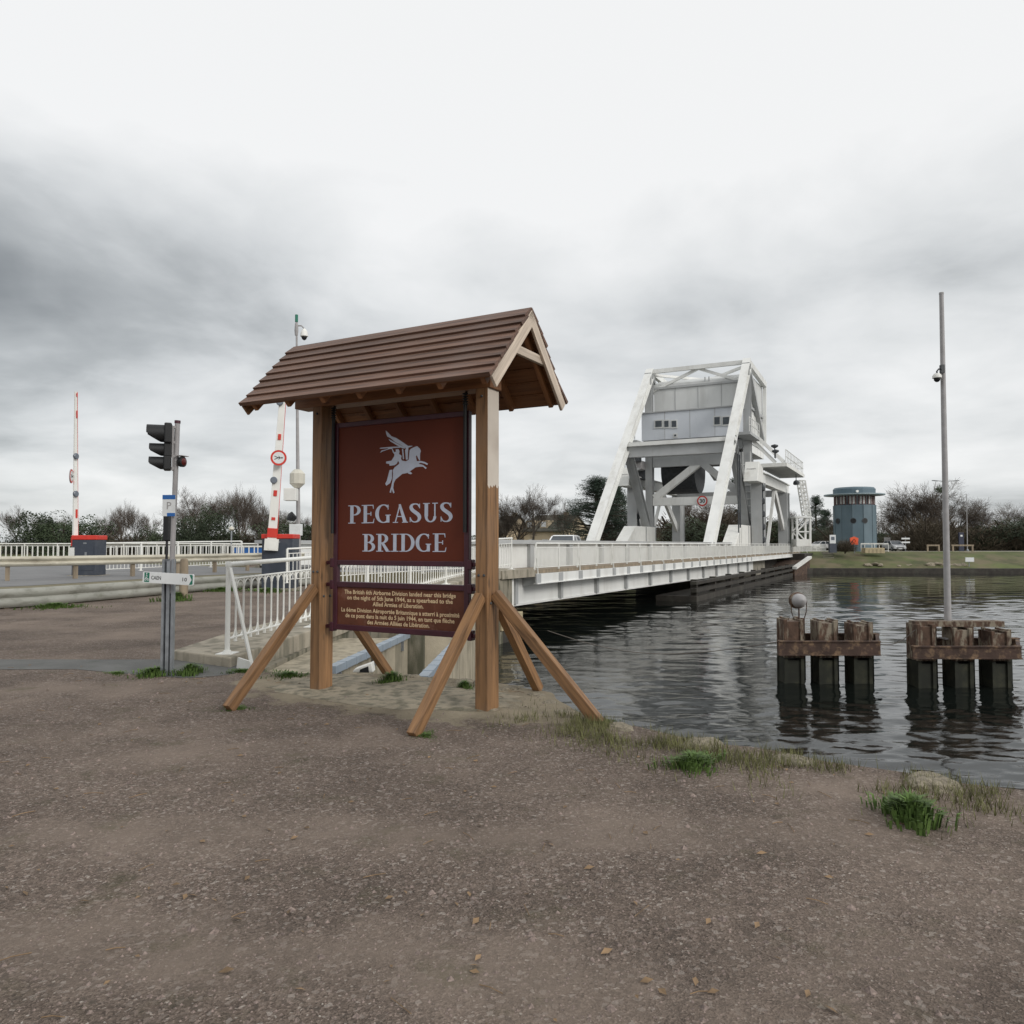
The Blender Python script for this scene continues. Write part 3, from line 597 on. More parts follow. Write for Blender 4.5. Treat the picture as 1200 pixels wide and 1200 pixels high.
mb = MB()
for i in range(420):
    y = 2.3+8*rn.random(); x = rn.uniform(-.7, .55)*y
    if not inside(V((x+.15, y+.15, 0))): continue
    a = rn.uniform(0, 6.28); l = rn.uniform(.012, .03); q = V((math.cos(a), math.sin(a), 0))*l; s_ = V((-q.y, q.x, 0))*.45; p = V((x, y, .006))
    if i % 3: mb.add([p-q, p+s_+Z*l*.4, p+q+Z*l*.2, p-s_+Z*.002], [(0, 1, 2, 3)])
    else: mb.tube([p-q*2, p+q*.5+Z*.004, p+q*2.6+s_*.4], .0022, 4)
M['litter'] = mat('dead_leaves', (.20, .13, .07), .8, var=.5, vscale=9)
tag(obj('leaf_litter', mb, 'litter'), 'dead brown leaves and twig scraps on the near gravel', 'leaf litter', kind='stuff')

# ================================================================ THE ROOFED SIGN
O0 = V((-2.113, 8.577, 0)); TH = .5; S_ = V((math.cos(TH), -math.sin(TH), 0)); Nn = V((-math.sin(TH), -math.cos(TH), 0))
def SP_(a, b, z): return O0+S_*a+Nn*b+Z*z
sg = thing('roofed_sign', 'large timber sign shelter with board roof, maroon panels and wooden braces', 'sign', O0)
def timber(name, p, q, w, h, m, parent, face=None, bevel=.006, cut=None):
    """square timber with its own frame: local z along the length, x = face direction"""
    p = V(p); q = V(q); z = (q-p).normalized(); x = (V(face)-z*V(face).dot(z)).normalized(); y = z.cross(x)
    mw = Matrix((( x.x, y.x, z.x, p.x), (x.y, y.y, z.y, p.y), (x.z, y.z, z.z, p.z), (0, 0, 0, 1)))
    mb = MB(); mb.frame_box(p, x, y, z, -w/2, w/2, -h/2, h/2, 0, (q-p).length)
    return obj(name, mb, m, parent, mw=mw, bevel=bevel)
DP = 2.13
timber('post', SP_(0, 0, -.03), SP_(0, 0, 3.13), .135, .215, 'oak', sg, S_)
timber('post', SP_(DP, 0, -.05), SP_(DP, 0, 3.13), .14, .22, 'oakpale', sg, S_)
def brace(a0, b0, z0, a1, b1, z1): return timber('brace', SP_(a0, b0, z0), SP_(a1, b1, z1), .085, .105, 'oak', sg, S_ if abs(a0-a1) < .01 else Nn)
brace(0, .13, 1.13, 0, 1.28, .02); brace(0, -.13, 1.13, 0, -1.2, .0)
brace(DP, .13, 1.10, DP, 1.22, .0); brace(DP, -.13, 1.10, DP, -1.12, .0); brace(DP+.09, 0, 1.12, DP+1.18, 0, -.02)
def bolt(p, ax):
    mb = MB(); mb.lathe(p, [(.014, -.002), (.014, .006), (.008, .012)], 8, ax); obj('bolt', mb, 'dark', sg)
for a_ in (0, DP):
    for b_ in (-.05, .05):
        bolt(SP_(a_+.069, b_, 1.03), S_); bolt(SP_(a_+.03*(1 if b_ > 0 else -1), .1085, 1.30), Nn)
    bolt(SP_(a_, .1085, 3.05), Nn)
# ridge, plates, rafters
AL, AR, BB, ZR, ZE = -.457, 2.631, .756, 3.854, 3.073
timber('wall_plate', SP_(AL+.12, 0, 3.18), SP_(DP+.10, 0, 3.18), .22, .10, 'soffit', sg, Nn)
timber('ridge_beam', SP_(AL+.1, 0, ZR-.12), SP_(AR-.1, 0, ZR-.12), .06, .12, 'soffit', sg, Nn)
sl = V((0, 0, 0))
def RP(a, t, off, side):    # point on the roof slope: t 0 eave .. 1 ridge, off = height normal to slope
    b = BB*(1-t)*side; z = ZE+(ZR-ZE)*t
    n_ = (Nn*side*(ZR-ZE)+Z*BB).normalized(); return SP_(a, b, z)+n_*off
for side in (1, -1):
    for i in range(7):
        a = AL+.13+i*(AR-AL-.26)/6
        timber('rafter', RP(a, .02, -.055, side), RP(a, .97, -.055, side), .05, .075, 'soffit', sg, S_)
    sdir = (RP(0, 1, 0, side)-RP(0, 0, 0, side)).normalized(); nrm = (Nn*side*(ZR-ZE)+Z*BB).normalized()
    slope = (RP(0, 1, 0, side)-RP(0, 0, 0, side)).length
    for k in range(8):
        c0 = slope*k/8; jl = random.uniform(-.012, .012); jr = random.uniform(-.012, .012)
        o_ = RP(0, 0, 0, side)
        z = S_; mb = MB()
        # tapered lapping board: thick lower edge standing proud of the one below
        prof = [(c0-.02, .012), (c0-.02, .056), (c0+slope/8+.02, .026), (c0+slope/8+.02, .0)]
        mb.prism([o_+S_*(AL+jl)+sdir*u_+nrm*h_ for u_, h_ in prof], S_*(AR-AL+jr-jl))
        p0 = o_+S_*AL+sdir*c0; x = sdir; y = z.cross(x)
        mw = Matrix(((x.x, y.x, z.x, p0.x), (x.y, y.y, z.y, p0.y), (x.z, y.z, z.z, p0.z), (0, 0, 0, 1)))
        obj('roof_board', mb, 'shingle', sg, mw=mw, bevel=.003)
    mb = MB(); mb.prism([RP(AL+.04, .01, -.018, side), RP(AL+.04, .99, -.018, side), RP(AL+.04, .99, -.003, side), RP(AL+.04, .01, -.003, side)], S_*(AR-AL-.08))
    for q in range(1, 7): pass
    p0 = RP(AL, 0, 0, side); x = sdir; z = S_; y = z.cross(x)
    mw = Matrix(((x.x, y.x, z.x, p0.x), (x.y, y.y, z.y, p0.y), (x.z, y.z, z.z, p0.z), (0, 0, 0, 1)))
    obj('soffit', mb, 'soffit', sg, mw=mw)
    mb = MB()
    for q in range(1, 7): mb.beam(RP(AL+.05, q/7, -.022, side), RP(AR-.05, q/7, -.022, side), .02, .012, nrm)
    obj('roof_batten', mb, 'soffit', sg)
    for a, nm in ((AL+.015, 'oak'), (AR-.015, 'barge')):
        timber('barge_board', RP(a, -.01, -.055, side), RP(a, 1.0, -.055, side), .028, .115, nm, sg, S_, bevel=.003)
for a, m_ in ((AR-.05, 'barge'), (AL+.05, 'oak')):
    timber('collar_tie', SP_(a, -.36, 3.43), SP_(a, .36, 3.43), .04, .085, m_, sg, S_)
mb = MB()
for side in (1, -1): mb.prism([SP_(AL-.01, 0, ZR+.075), SP_(AL-.01, side*.085, ZR-.005), SP_(AL-.01, side*.085, ZR+.02), SP_(AL-.01, 0, ZR+.1)], S_*(AR-AL+.02))
# panels
def pl(x, y, off=0.): return onplane(x, y, O0+Nn*off, Nn)
def acoord(p): return (p-O0).dot(S_)
aL = acoord(pl(393, 600)); aR = acoord(pl(551, 600))
sp = thing('sign_panel', 'maroon framed brown panel with winged horse emblem and pale lettering under the board roof', 'sign board', SP_(0, 0, 1))
ZB, ZT = .67, 2.94
mb = MB(); fw = .055
o_ = O0
def fb(mb, a0, a1, z0, z1, b0=-.03, b1=.03): mb.frame_box(O0, S_, Nn, Z, a0, a1, b0, b1, z0, z1)
fb(mb, aL, aL+fw, ZB, ZT); fb(mb, aR-fw, aR, ZB, ZT)
for z0, z1 in ((ZB, ZB+.06), (1.135, 1.195), (1.375, 1.43), (ZT-.055, ZT)): fb(mb, aL+fw, aR-fw, z0, z1, -.028, .028)
obj('frame', mb, 'sign_maroon', sp, bevel=.006)
mb = MB(); fb(mb, aL+fw, aR-fw, 1.43, ZT-.055, -.012, .012); board = obj('name_board', mb, 'sign_brown', sp)
mb = MB(); fb(mb, aL+fw, aR-fw, ZB+.06, 1.135, -.012, .012); plaq = obj('text_board', mb, 'plaque', sp)
for s0, s1 in ((aL-.02, .0675), (DP-.07, aR+.02)):
    for z0 in (ZB+.03, 1.16, 1.40):
        mb = MB(); mb.frame_box(O0, S_, Nn, Z, min(s0, s1), max(s0, s1), -.018, .018, z0-.02, z0+.02)
        e_ = aL-.015 if s0 < 1 else aR+.015
        mb.frame_box(O0, S_, Nn, Z, e_-.025, e_+.025, -.04, .04, z0-.05, z0+.05); obj('hinge', mb, 'sign_maroon', sp, bevel=.008)
for a in (aL+.005, aR-.03):
    mb = MB(); mb.tube([SP_(a, .05, 1.72), SP_(a, .05, 3.02)], .019, 8); mb.tube([SP_(a, .05, 3.0), SP_(a, .045, 3.1), SP_(a, .02, 3.14)], .013, 8)
    for q in range(5): mb.lathe(SP_(a, .05, 2.99+q*.026), [(.012, 0), (.03, .006), (.03, .014), (.012, .02)], 10)
    obj('hanger_rod', mb, 'black', sp, smooth=True)
# serif lettering
def catmull(pts, n=8):
    out = []; P = [pts[0]]+pts+[pts[-1]]
    for i in range(1, len(P)-2):
        for k in range(n):
            t = k/n; o = []
            for c in range(3):
                a, b, c_, d = P[i-1][c], P[i][c], P[i+1][c], P[i+2][c]
                o.append(.5*((2*b)+(-a+c_)*t+(2*a-5*b+4*c_-d)*t*t+(-a+3*b-3*c_+d)*t**3))
            out.append(tuple(o))
    out.append(pts[-1]); return out
def ell(cx, cy, rx, ry, t0, t1, thin=.05, thick=.17, n=22):
    o = []
    for i in range(n+1):
        t = R(t0+(t1-t0)*i/n); o.append((cx+rx*math.cos(t), cy+ry*math.sin(t), thin+(thick-thin)*abs(math.cos(t))**1.5))
    return o
def stem(x, y0=0, y1=1, w=.17, s0=1, s1=1):
    g = [[(x, y0, w), (x, y1, w)]]
    sw = .10
    if s0: g.append([(x-w/2-sw, y0+.02, .045), (x+w/2+sw, y0+.02, .045)])
    if s1: g.append([(x-w/2-sw, y1-.02, .045), (x+w/2+sw, y1-.02, .045)])
    return g
GL = {
 'P': (.68, stem(.2)+[ell(.30, .72, .26, .255, 90, -90)+[(.2, .465, .05)], [(.2, .975, .05), (.3, .975, .05)]]),
 'B': (.72, stem(.2)+[ell(.30, .745, .24, .23, 90, -90)+[(.2, .515, .05)], ell(.32, .27, .28, .245, 90, -90)+[(.2, .025, .05)], [(.2, .975, .05), (.31, .975, .05)], [(.2, .515, .05), (.33, .515, .05)]]),
 'R': (.76, stem(.2)+[ell(.30, .735, .25, .24, 90, -90)+[(.2, .495, .05)], [(.2, .975, .05), (.31, .975, .05)], [(.34, .5, .14), (.60, .03, .16)], [(.52, .02, .045), (.76, .02, .045)]]),
 'E': (.68, stem(.2)+[[(.2, .975, .05), (.6, .975, .05)], [(.2, .025, .05), (.62, .025, .05)], [(.2, .51, .05), (.5, .51, .05)], [(.58, .98, .05), (.6, .78, .03)], [(.60, .02, .05), (.64, .24, .03)], [(.48, .40, .045), (.48, .62, .045)]]),
 'D': (.80, stem(.2)+[ell(.32, .5, .36, .475, 90, -90)+[(.2, .025, .05)], [(.2, .975, .05), (.33, .975, .05)]]),
 'I': (.42, stem(.21)),
 'A': (.78, [[(.38, .98, .06), (.16, .02, .055)], [(.36, .98, .10), (.62, .02, .17)], [(.22, .33, .05), (.52, .33, .05)], [(.04, .02, .045), (.29, .02, .045)], [(.48, .02, .045), (.76, .02, .045)]]),
 'U': (.78, [[(.2, .98, .16), (.2, .3, .16)], ell(.39, .3, .195, .275, 180, 360, .06, .13), [(.585, .3, .065), (.585, .98, .06)], [(.05, .98, .045), (.36, .98, .045)], [(.47, .98, .045), (.72, .98, .045)]]),
 'S': (.62, [catmull([(.50, .80, .05), (.44, .93, .07), (.31, .975, .06), (.17, .93, .11), (.12, .80, .16), (.18, .66, .17), (.32, .53, .18), (.45, .41, .18), (.51, .25, .16), (.45, .09, .11), (.31, .025, .06), (.17, .07, .06), (.09, .22, .05)], 6), [(.51, .98, .04), (.51, .74, .04)], [(.08, .02, .04), (.08, .28, .04)]]),
 'G': (.82, [ell(.42, .5, .32, .475, 48, 305, .055, .18), [(.63, .02, .15), (.63, .42, .15)], [(.50, .42, .045), (.76, .42, .045)], [(.63, .98, .04), (.63, .72, .04)]]),
}
def ribbon(mb, P, pts, off):
    n = len(pts); vs = []
    for i, (x, y, w_) in enumerate(pts):
        a = pts[max(i-1, 0)]; b = pts[min(i+1, n-1)]; dx, dy = b[0]-a[0], b[1]-a[1]; l = math.hypot(dx, dy) or 1; nx, ny = -dy/l, dx/l
        vs += [P(x+nx*w_/2, y+ny*w_/2, off), P(x-nx*w_/2, y-ny*w_/2, off)]
    mb.add(vs, [(2*i, 2*i+1, 2*i+3, 2*i+2) for i in range(n-1)])
def serif(word, x0, x1, ybot, ytop, parent):
    pL = pl(x0, (ybot+ytop)/2, .012); pR = pl(x1, (ybot+ytop)/2, .012); a0, a1 = acoord(pL), acoord(pR)
    xm = (x0+x1)/2; z0 = pl(xm, ybot, .012).z; z1 = pl(xm, ytop, .012).z
    tot = sum(GL[c][0] for c in word); k = (a1-a0)/(tot-.1); a = a0-.05*k; q = 0
    for c in word:
        mb = MB()
        for st_ in GL[c][1]:
            q += 1; ribbon(mb, lambda x, y, off: O0+S_*(a+x*k)+Nn*(.0128+off)+Z*(z0+y*(z1-z0)), st_, (q % 17)*.00012)
        obj('letter', mb, 'letter', parent); a += GL[c][0]*k
serif('PEGASUS', 409, 530, 612.5, 590.5, board)
serif('BRIDGE', 425.5, 522.5, 646.5, 625.5, board)
EM = [[(345,745),(375,700),(440,650),(470,600),(500,590),(560,600),(605,575),(620,420),(640,395),(700,365),(745,350),(790,390),(808,430),(795,470),(792,590),(765,560),(740,500),(725,520),(740,600),(790,592),(870,610),(925,640),(912,662),(870,640),(800,625),(770,640),(840,660),(880,690),(905,710),(885,728),(845,690),(790,690),(720,700),(650,750),(600,790),(500,810),(440,860),(390,900),(360,960),(350,1040),(372,1120),(350,1130),(330,1070),(325,1060),(315,1120),(290,1115),(310,1040),(335,930),(345,850)],
 [(590,770),(640,780),(665,800),(640,815),(600,805)],
 [(290,745),(335,740),(330,800),(330,880),(300,960),(235,1005),(218,970),(245,920),(265,840)],
 [(300,365),(330,375),(365,450),(395,440),(390,405),(440,400),(455,440),(445,480),(490,510),(480,560),(500,600),(455,640),(430,590),(410,640),(370,665),(290,675),(285,645),(230,635),(235,605),(320,590),(365,520),(370,485),(345,455),(325,395),(280,400),(180,435),(130,462),(160,420),(250,400)],
 [(130,378),(300,362),(470,355),(470,375),(300,385),(130,392)],
 [(225,90),(270,130),(320,185),(400,215),(500,280),(600,350),(600,400),(560,400),(555,380),(470,330),(380,280),(300,215),(250,190),(235,150)],
 [(270,230),(330,260),(420,310),(540,370),(550,390),(500,385),(400,330),(300,270)],
 [(560,390),(598,400),(590,572),(560,572),(545,420)], [(495,400),(515,395),(530,560),(510,570)], [(600,345),(675,345),(640,362),(600,375)]]
mb = MB()
for i, poly in enumerate(EM):
    vs = [pl(436+x/14.11, 498+y/14.11, .0128+i*.00015) for x, y in poly]; mb.add(vs, [tuple(range(len(vs)))])
obj('emblem', mb, 'letter', board)
lines = ['The British 6th Airborne Division landed near this bridge', 'on the night of 5th June 1944, as a spearhead to the', 'Allied Armies of Liberation.', 'La 6\u00e8me Division A\u00e9roport\u00e9e Britannique a atterri \u00e0 proximit\u00e9', 'de ce pont dans la nuit du 5 juin 1944, en tant que fl\u00e8che', 'des Arm\u00e9es Alli\u00e9es de Lib\u00e9ration.']
ca = (aL+aR)/2+.005; wd_ = [1.36, 1.29, .62, 1.44, 1.33, .76]; ztop = 1.065
for i, ln in enumerate(lines):
    k = (aR-aL-2*fw)/1.55
    mb = text_mb(ln, .062, SP_(ca-.008, .0128, 0)+Z*(ztop-i*.0605-(.012 if i > 2 else 0)), S_, Z, bold=.0012, width=wd_[i]*k)
    obj('text_line', mb, 'tan_letter', plaq)

# ================================================================ ORNATE NEAR RAILING
rl = thing('ornate_railing', 'white cast railing with arched bars running from the slab corner behind the sign', 'railing', (-3.8, 10.4, .1))
rz = [.13, .17, .28, .45, .6, .64]
RP3 = [V((p.x, p.y, z_)) for p, z_ in zip(railp, rz)]
def plen(P): return sum((P[i+1]-P[i]).length for i in range(len(P)-1))
def pat(P, d):
    for i in range(len(P)-1):
        l = (P[i+1]-P[i]).length
        if d <= l or i == len(P)-2: return P[i].lerp(P[i+1], d/l), (P[i+1]-P[i]).normalized()
        d -= l
TL = plen(RP3)
mb = MB(); mb.tube([p+Z*1.2 for p in RP3], .034, 10); obj('top_rail', mb, 'white', rl, smooth=True)
mb = MB(); mb.tube([p+Z*1.0 for p in RP3], .016, 6); mb.tube([p+Z*.2 for p in RP3], .016, 6); obj('cross_rail', mb, 'white', rl, smooth=True)
mb = MB(); sp_ = .225; nb = int(TL/sp_)
for i in range(1, nb):
    p, d = pat(RP3, i*sp_)
    mb.tube([p+Z*.14, p+Z*.26, p+Z*.28, p+Z*.88, p+Z*.9, p+Z*1.0], [.024, .015, .0135, .0135, .02, .014], 7)
    if i < 60:
        for sgn in (-1, 1):
            # arch springing to the cross rail and flared foot
            mb.tube([p+Z*.88+d*sgn*.01, p+Z*.93+d*sgn*.03, p+Z*.965+d*sgn*.07, p+Z*.98+d*sgn*.112], .009, 5)
            mb.tube([p+Z*.32+d*sgn*.008, p+Z*.25+d*sgn*.03, p+Z*.215+d*sgn*.07, p+Z*.205+d*sgn*.105], .009, 5)
obj('baluster', mb, 'white', rl, smooth=True)
for k, dd in enumerate([0, 3.0, 6.0, 9.2, 12.6, 16, TL-.05]):
    p, d = pat(RP3, dd); mb = MB()
    mb.tube([p, p+Z*.02, p+Z*1.2], .033, 10); mb.lathe(p, [(.06, 0), (.06, .02), (.045, .05)], 12); mb.lathe(p+Z*1.2, [(.04, -.03), (.045, 0), (.03, .04)], 10)
    mb.frame_box(p, d, d.cross(Z), Z, -.12, .12, -.11, .11, .0, .015)
    obj('post', mb, 'white', rl, smooth=True)
    if k in (1, 2):
        mb = MB(); c = p+Z*1.02
        for q in range(5):
            a = R(-60+q*30); mb.tube([c, c+(d*math.sin(a)+Z*math.cos(a))*.12], .012, 5)
        mb.tube([c-d*.1, c+d*.1], .018, 6); obj('ornament', mb, 'white', rl)
mb = MB(); p0 = RP3[0]; mb.beam(p0+Z*1.15+V((.03, -.02, 0)), V((-3.32, 9.93, -.02)), .035, .035); obj('stay', mb, 'white', rl)
mb = MB(); mb.prism([(-3.56, 9.99, -.02), (-3.32, 9.90, -.02), (-3.36, 9.92, .10), (-3.54, 9.98, .14)], (.012, .03, 0)); mb.box(-3.5, -3.35, 9.9, 10.1, -.03, .0); obj('stay_bracket', mb, 'white', rl)

def bar_rail(name, label, P, h, spacing, postgap, z0=.12, mname='white', br=.010, rr=.03, group=None, top_gap=.16):
    t = thing(name, label, 'railing', P[0], group)
    mb = MB(); mb.tube([p+Z*h for p in P], rr, 8); obj('top_rail', mb, mname, t, smooth=True)
    mb = MB(); mb.tube([p+Z*(h-top_gap) for p in P], rr*.55, 6); mb.tube([p+Z*z0 for p in P], rr*.55, 6); obj('cross_rail', mb, mname, t)
    T = plen(P); mb = MB()
    for i in range(int(T/spacing)):
        p, d = pat(P, (i+.5)*spacing); mb.beam(p+Z*z0, p+Z*(h-top_gap), br*2, br*2, d)
    obj('baluster', mb, mname, t)
    n = max(1, round(T/postgap))
    for i in range(n+1):
        p, d = pat(P, T*i/n if i < n else T-.001); mb = MB(); mb.beam(p, p+Z*h, .06, .06, d); mb.frame_box(p, d, d.cross(Z), Z, -.08, .08, -.06, .06, 0, .012); obj('post', mb, mname, t)
    return t
bar_rail('footway_railing', 'plain white bar railing on the road side of the footway by the barrier cabinet', [V((-7.6, 26, .3)), V((-5.6, 27.6, .4)), V((-3.4, 29.2, .5)), V((-1.9, 30.2, .55))], 1.15, .14, 1.6)
bar_rail('road_railing', 'long white picket railing beyond the road in front of the left woods', [V((-46, 60, .5)), V((-38, 60, .5)), V((-19.5, 59, .5))], 1.15, .42, 2.6, br=.035, rr=.05)
bar_rail('bridge_approach_railing', 'white bar railing across the road by the far barrier', [B(-7, 14.4, .5), B(.1, 14.4, .6)], 1.15, .16, 1.8)

# ================================================================ GUARD RAILS
def wbeam(label, path, zt, mname, bury=False, gap=2.2, cat='guard rail', h=.31, two=1, postm='post', zg=.5):
    t = thing('guard_rail', label, cat, (path[0].x, path[0].y, zg))
    for k in range(two):
        top = zt-k*(h+.01)
        prof = [(.0, 0), (.05, -.03*h/.31), (.075, -.075*h/.31), (.05, -.12*h/.31), (.0, -.155*h/.31), (.05, -.19*h/.31), (.075, -.235*h/.31), (.05, -.28*h/.31), (0, -h), (-.012, -h), (-.012, 0)]
        mb = MB(); mb.sweep([V((p.x, p.y, top+dz)) for p, dz in zip(path, [0]*len(path))], prof); obj('beam', mb, mname, t, smooth=True)
    T = plen([V((p.x, p.y, 0)) for p in path]); n = int(T/gap)
    for i in range(n+1):
        p, d = pat([V((q.x, q.y, zg)) for q in path], min(T-.01, i*gap+.2)); x = V((d.y, -d.x, 0)); mb = MB()
        mb.frame_box(p-x*.10, d, x, Z, -.06, .06, -.05, .05, -.1, zt-zg-.06); obj('post', mb, postm, t)
gp = [V((-60, 13)), V((-30, 18.2)), V((-17.5, 21.6)), V((-14.5, 23.6)), V((-12.6, 27)), V((-10.6, 33)), V((-9.6, 35.5))]
wbeam('pale beige single beam guard rail on short wooden posts', gp, 1.24, 'guard', gap=2.0, postm='post', h=.31)
gp2 = [p+V((.03, -.25)) for p in rin[1:]]
wbeam('weathered grey double beam barrier along the edge of the gravel', gp2, .5, 'guard2', gap=1.9, h=.47, zg=0)
# round wooden bollard
mb = MB(); c = atz(215, 703, 0); mb.lathe(c, [(.118, -.05), (.122, .3), (.115, 1.05), (.10, 1.17), (.04, 1.2)], 16)
tag(obj('wooden_bollard', mb, 'post', loc=c, smooth=True), 'thick round wooden bollard standing in grass behind the signpost', 'bollard')

# ================================================================ BARRIERS
def cabinet(label, x, y, zg, w_, d_, h, yaw):
    t = thing('road_barrier', label, 'road barrier', (x, y, zg), 'raised road barriers')
    a = V((math.cos(yaw), math.sin(yaw), 0)); b = V((-a.y, a.x, 0)); o = V((x, y, zg))
    mb = MB(); mb.frame_box(o, a, b, Z, -w_/2, w_/2, -d_/2, d_/2, 0, h-.16); obj('body', mb, 'cab', t, bevel=.02)
    mb = MB(); mb.frame_box(o, a, b, Z, -w_/2-.02, w_/2+.02, -d_/2-.02, d_/2+.02, h-.157, h); obj('red_lid', mb, 'red', t, bevel=.02)
    mb = MB(); mb.frame_box(o, a, b, Z, -w_/2+.08, w_/2-.08, -d_/2-.012, -d_/2-.002, .2, h-.3); obj('door', mb, 'cab', t)
    mb = MB(); mb.frame_box(o, a, b, Z, .05, .12, -d_/2-.04, -d_/2-.013, h*.5, h*.5+.12); mb.frame_box(o, a, b, Z, -.02, .1, -d_/2-.02, -d_/2-.013, h-.3, h-.25); obj('handle', mb, 'galv', t)
    mb = MB(); mb.frame_box(o, a, b, Z, -w_/2-.1, w_/2+.1, -d_/2-.1, d_/2+.1, -.3, .02); obj('plinth', mb, 'concrete', t)
    return t
bar1 = cabinet('raised barrier with a slim arm and dark red-lidded cabinet at far left', -14.95, 27.2, .5, .84, .7, 1.42, 0)
bar2 = cabinet('raised barrier with a broad arm and larger cabinet behind the ornate railing', -8.15, 27.1, .06, 1.08, .8, 1.9, 0)
def arm(t, p0, p1, w0, w1, discs, oblique, marks):
    p0 = V(p0); p1 = V(p1)
    ax = (p1-p0).normalized(); face = V((math.cos(oblique), math.sin(oblique), 0)); sd_ = face.cross(ax).normalized()
    mb = MB(); mb.beam(p0, p1, .09, w0, sd_, w2=.05, h2=w1); obj('boom', mb, 'white', t, bevel=.01)
    mb = MB(); mb.beam(p0+sd_*-(w0/2+.02), p1+sd_*-(w1/2+.012), .05, .016, sd_); obj('edge_strip', mb, 'red', t)
    for f, l in marks:
        c = p0.lerp(p1, f); ww = (w0+(w1-w0)*f)*.42; mb = MB(); mb.frame_box(c+face*.055, sd_, face, ax, -ww/2, ww/2, -.01, .01, -l/2, l/2)
        obj('red_mark', mb, 'red', t)
    for f, r in discs:
        c = p0.lerp(p1, f)+face*.09+sd_*.08; mb = MB(); mb.lathe(c, [(r*.7, -.06), (r, -.02), (r, .03), (r*.8, .05)], 20, face); obj('lamp', mb, 'greydisc', t, smooth=True)
    mb = MB(); mb.beam(p0-ax*.15, p0+ax*.25, .2, w0*1.5, sd_); mb.lathe(p0-face*.05, [(.14, -.05), (.14, .16)], 16, face); obj('pivot', mb, 'white', t)
    mb = MB(); mb.beam(p0+ax*.3, p0+ax*.62, .16, w0*1.06, sd_); obj('red_sleeve', mb, 'red', t)
    return face, sd_, ax
F1 = arm(bar1, atY(88, 650, 27), atY(88.8, 459, 27), .20, .09, [(.37, .11), (.6, .11)], R(-12), [(.86, .26), (.98, .12), (.25, .3)])
f2a, f2b = atY(318, 640, 26.6), atY(334, 428, 26.6)
F2 = arm(bar2, f2a, f2b, .31, .19, [(.79, .12), (.36, .12)], R(-75), [(.86, .22), (.60, .2), (.50, .2), (.29, .2), (.15, .1)])
def round_sign(parent, label, c, face, r, draw, sq=1):
    x = Z.cross(face).normalized(); y = face.cross(x)
    mb = MB(); mb.lathe(c, [(r, -.015), (r, .012)], 32, face)
    if parent is None: t = thing('speed_sign', label, 'road sign', c); obj('back_plate', mb, 'greymetal', t)
    else: t = obj('round_sign', mb, 'greymetal', parent, label=label)
    mb = MB(); mb.lathe(c, [(r*.985, .0125), (r*.985, .016)], 32, face); obj('red_ring', mb, 'red', t)
    mb = MB(); mb.lathe(c, [(r*.74, .0165), (r*.74, .019)], 32, face); obj('white_face', mb, 'signwhite', t)
    mb = MB(); draw(mb, c+face*.0205, x, y, r); obj('symbol', mb, 'signink', t); return t
def ped(mb, c, x, y, r):     # walking figure lying sideways because the arm is raised
    X, Y = y*-1, x       # figure's up points along +x
    def P(a, b): return c+x*b*r-y*a*r*-1
    q = lambda a, b: c+x*(b*r)+y*(a*r)
    for (p1, p2, w_) in (((0, -.05), (0, .28), .13), ((0, -.05), (.22, -.5), .09), ((0, -.05), (-.22, -.5), .09), ((0, .22), (.24, -.02), .06), ((0, .22), (-.24, .0), .06)):
        a = q(*p1); b = q(*p2); mb.beam(a, b, w_*r, .004, x.cross(y))
    mb.lathe(q(0, .42), [(.1*r, -.002), (.1*r, .002)], 12, x.cross(y))
c = atY(326.5, 536.5, 26.3); f = V((math.cos(R(-80)), math.sin(R(-80)), 0))
round_sign(bar2, 'round red rimmed pedestrian sign turned sideways', c, f, .27, ped)
c = atY(83.5, 558, 26.8); f = V((math.cos(R(-162)), math.sin(R(-162)), 0)) ; f = V((math.cos(R(-18)), math.sin(R(-18)), 0))
f = V((-.955, -.30, 0)).normalized()
round_sign(bar1, 'round sign seen nearly edge on', c, -f, .25, ped)
# tall camera mast by the right hand cabinet
mt = thing('camera_mast', 'tall thin pole with dome camera and cream boxes rising behind the sign roof', 'mast', (-8.6, 31, .5))
pb = V((-8.62, 31, .4)); ptop = atY(347.5, 376, 31)
pb = atY(350.5, 640, 31); pb.z = .4
mb = MB(); mb.tube([pb, ptop], .10, 12, r2=.035); obj('pole', mb, 'greymetal', mt, smooth=True)
mb = MB(); mb.tube([ptop-Z*.05, ptop+Z*.25], .06, 10); obj('antenna', mb, 'green', mt)
k = ptop-Z*.2; mb = MB(); mb.tube([k, k+V((.2, 0, .0)), k+V((.32, 0, -.12))], .03, 6); mb.lathe(k-Z*.2, [(.06, -.2), (.08, 0), (.06, .3)], 10); obj('camera_bracket', mb, 'greymetal', mt)
k2 = k+V((.32, 0, -.46)); mb = MB(); mb.lathe(k2, [(.02, .35), (.08, .3), (.14, .18), (.16, .02), (.12, 0)], 14); obj('camera_housing', mb, 'white', mt, smooth=True)
mb = MB(); mb.lathe(k2, [(.02, -.14), (.08, -.1), (.115, -.02), (.115, 0)], 14); obj('camera_dome', mb, 'black', mt, smooth=True)
k = atY(348.5, 561, 30.8); mb = MB(); mb.lathe(k, [(.12, -.37), (.3, -.2), (.3, .2), (.14, .37)], 10); obj('horn_speaker', mb, 'cream', mt)
k = atY(341, 579.5, 30.6); mb = MB(); mb.box(k.x-.24, k.x+.24, k.y-.2, k.y+.2, k.z-.25, k.z+.25); obj('white_box', mb, 'white', mt, bevel=.02)
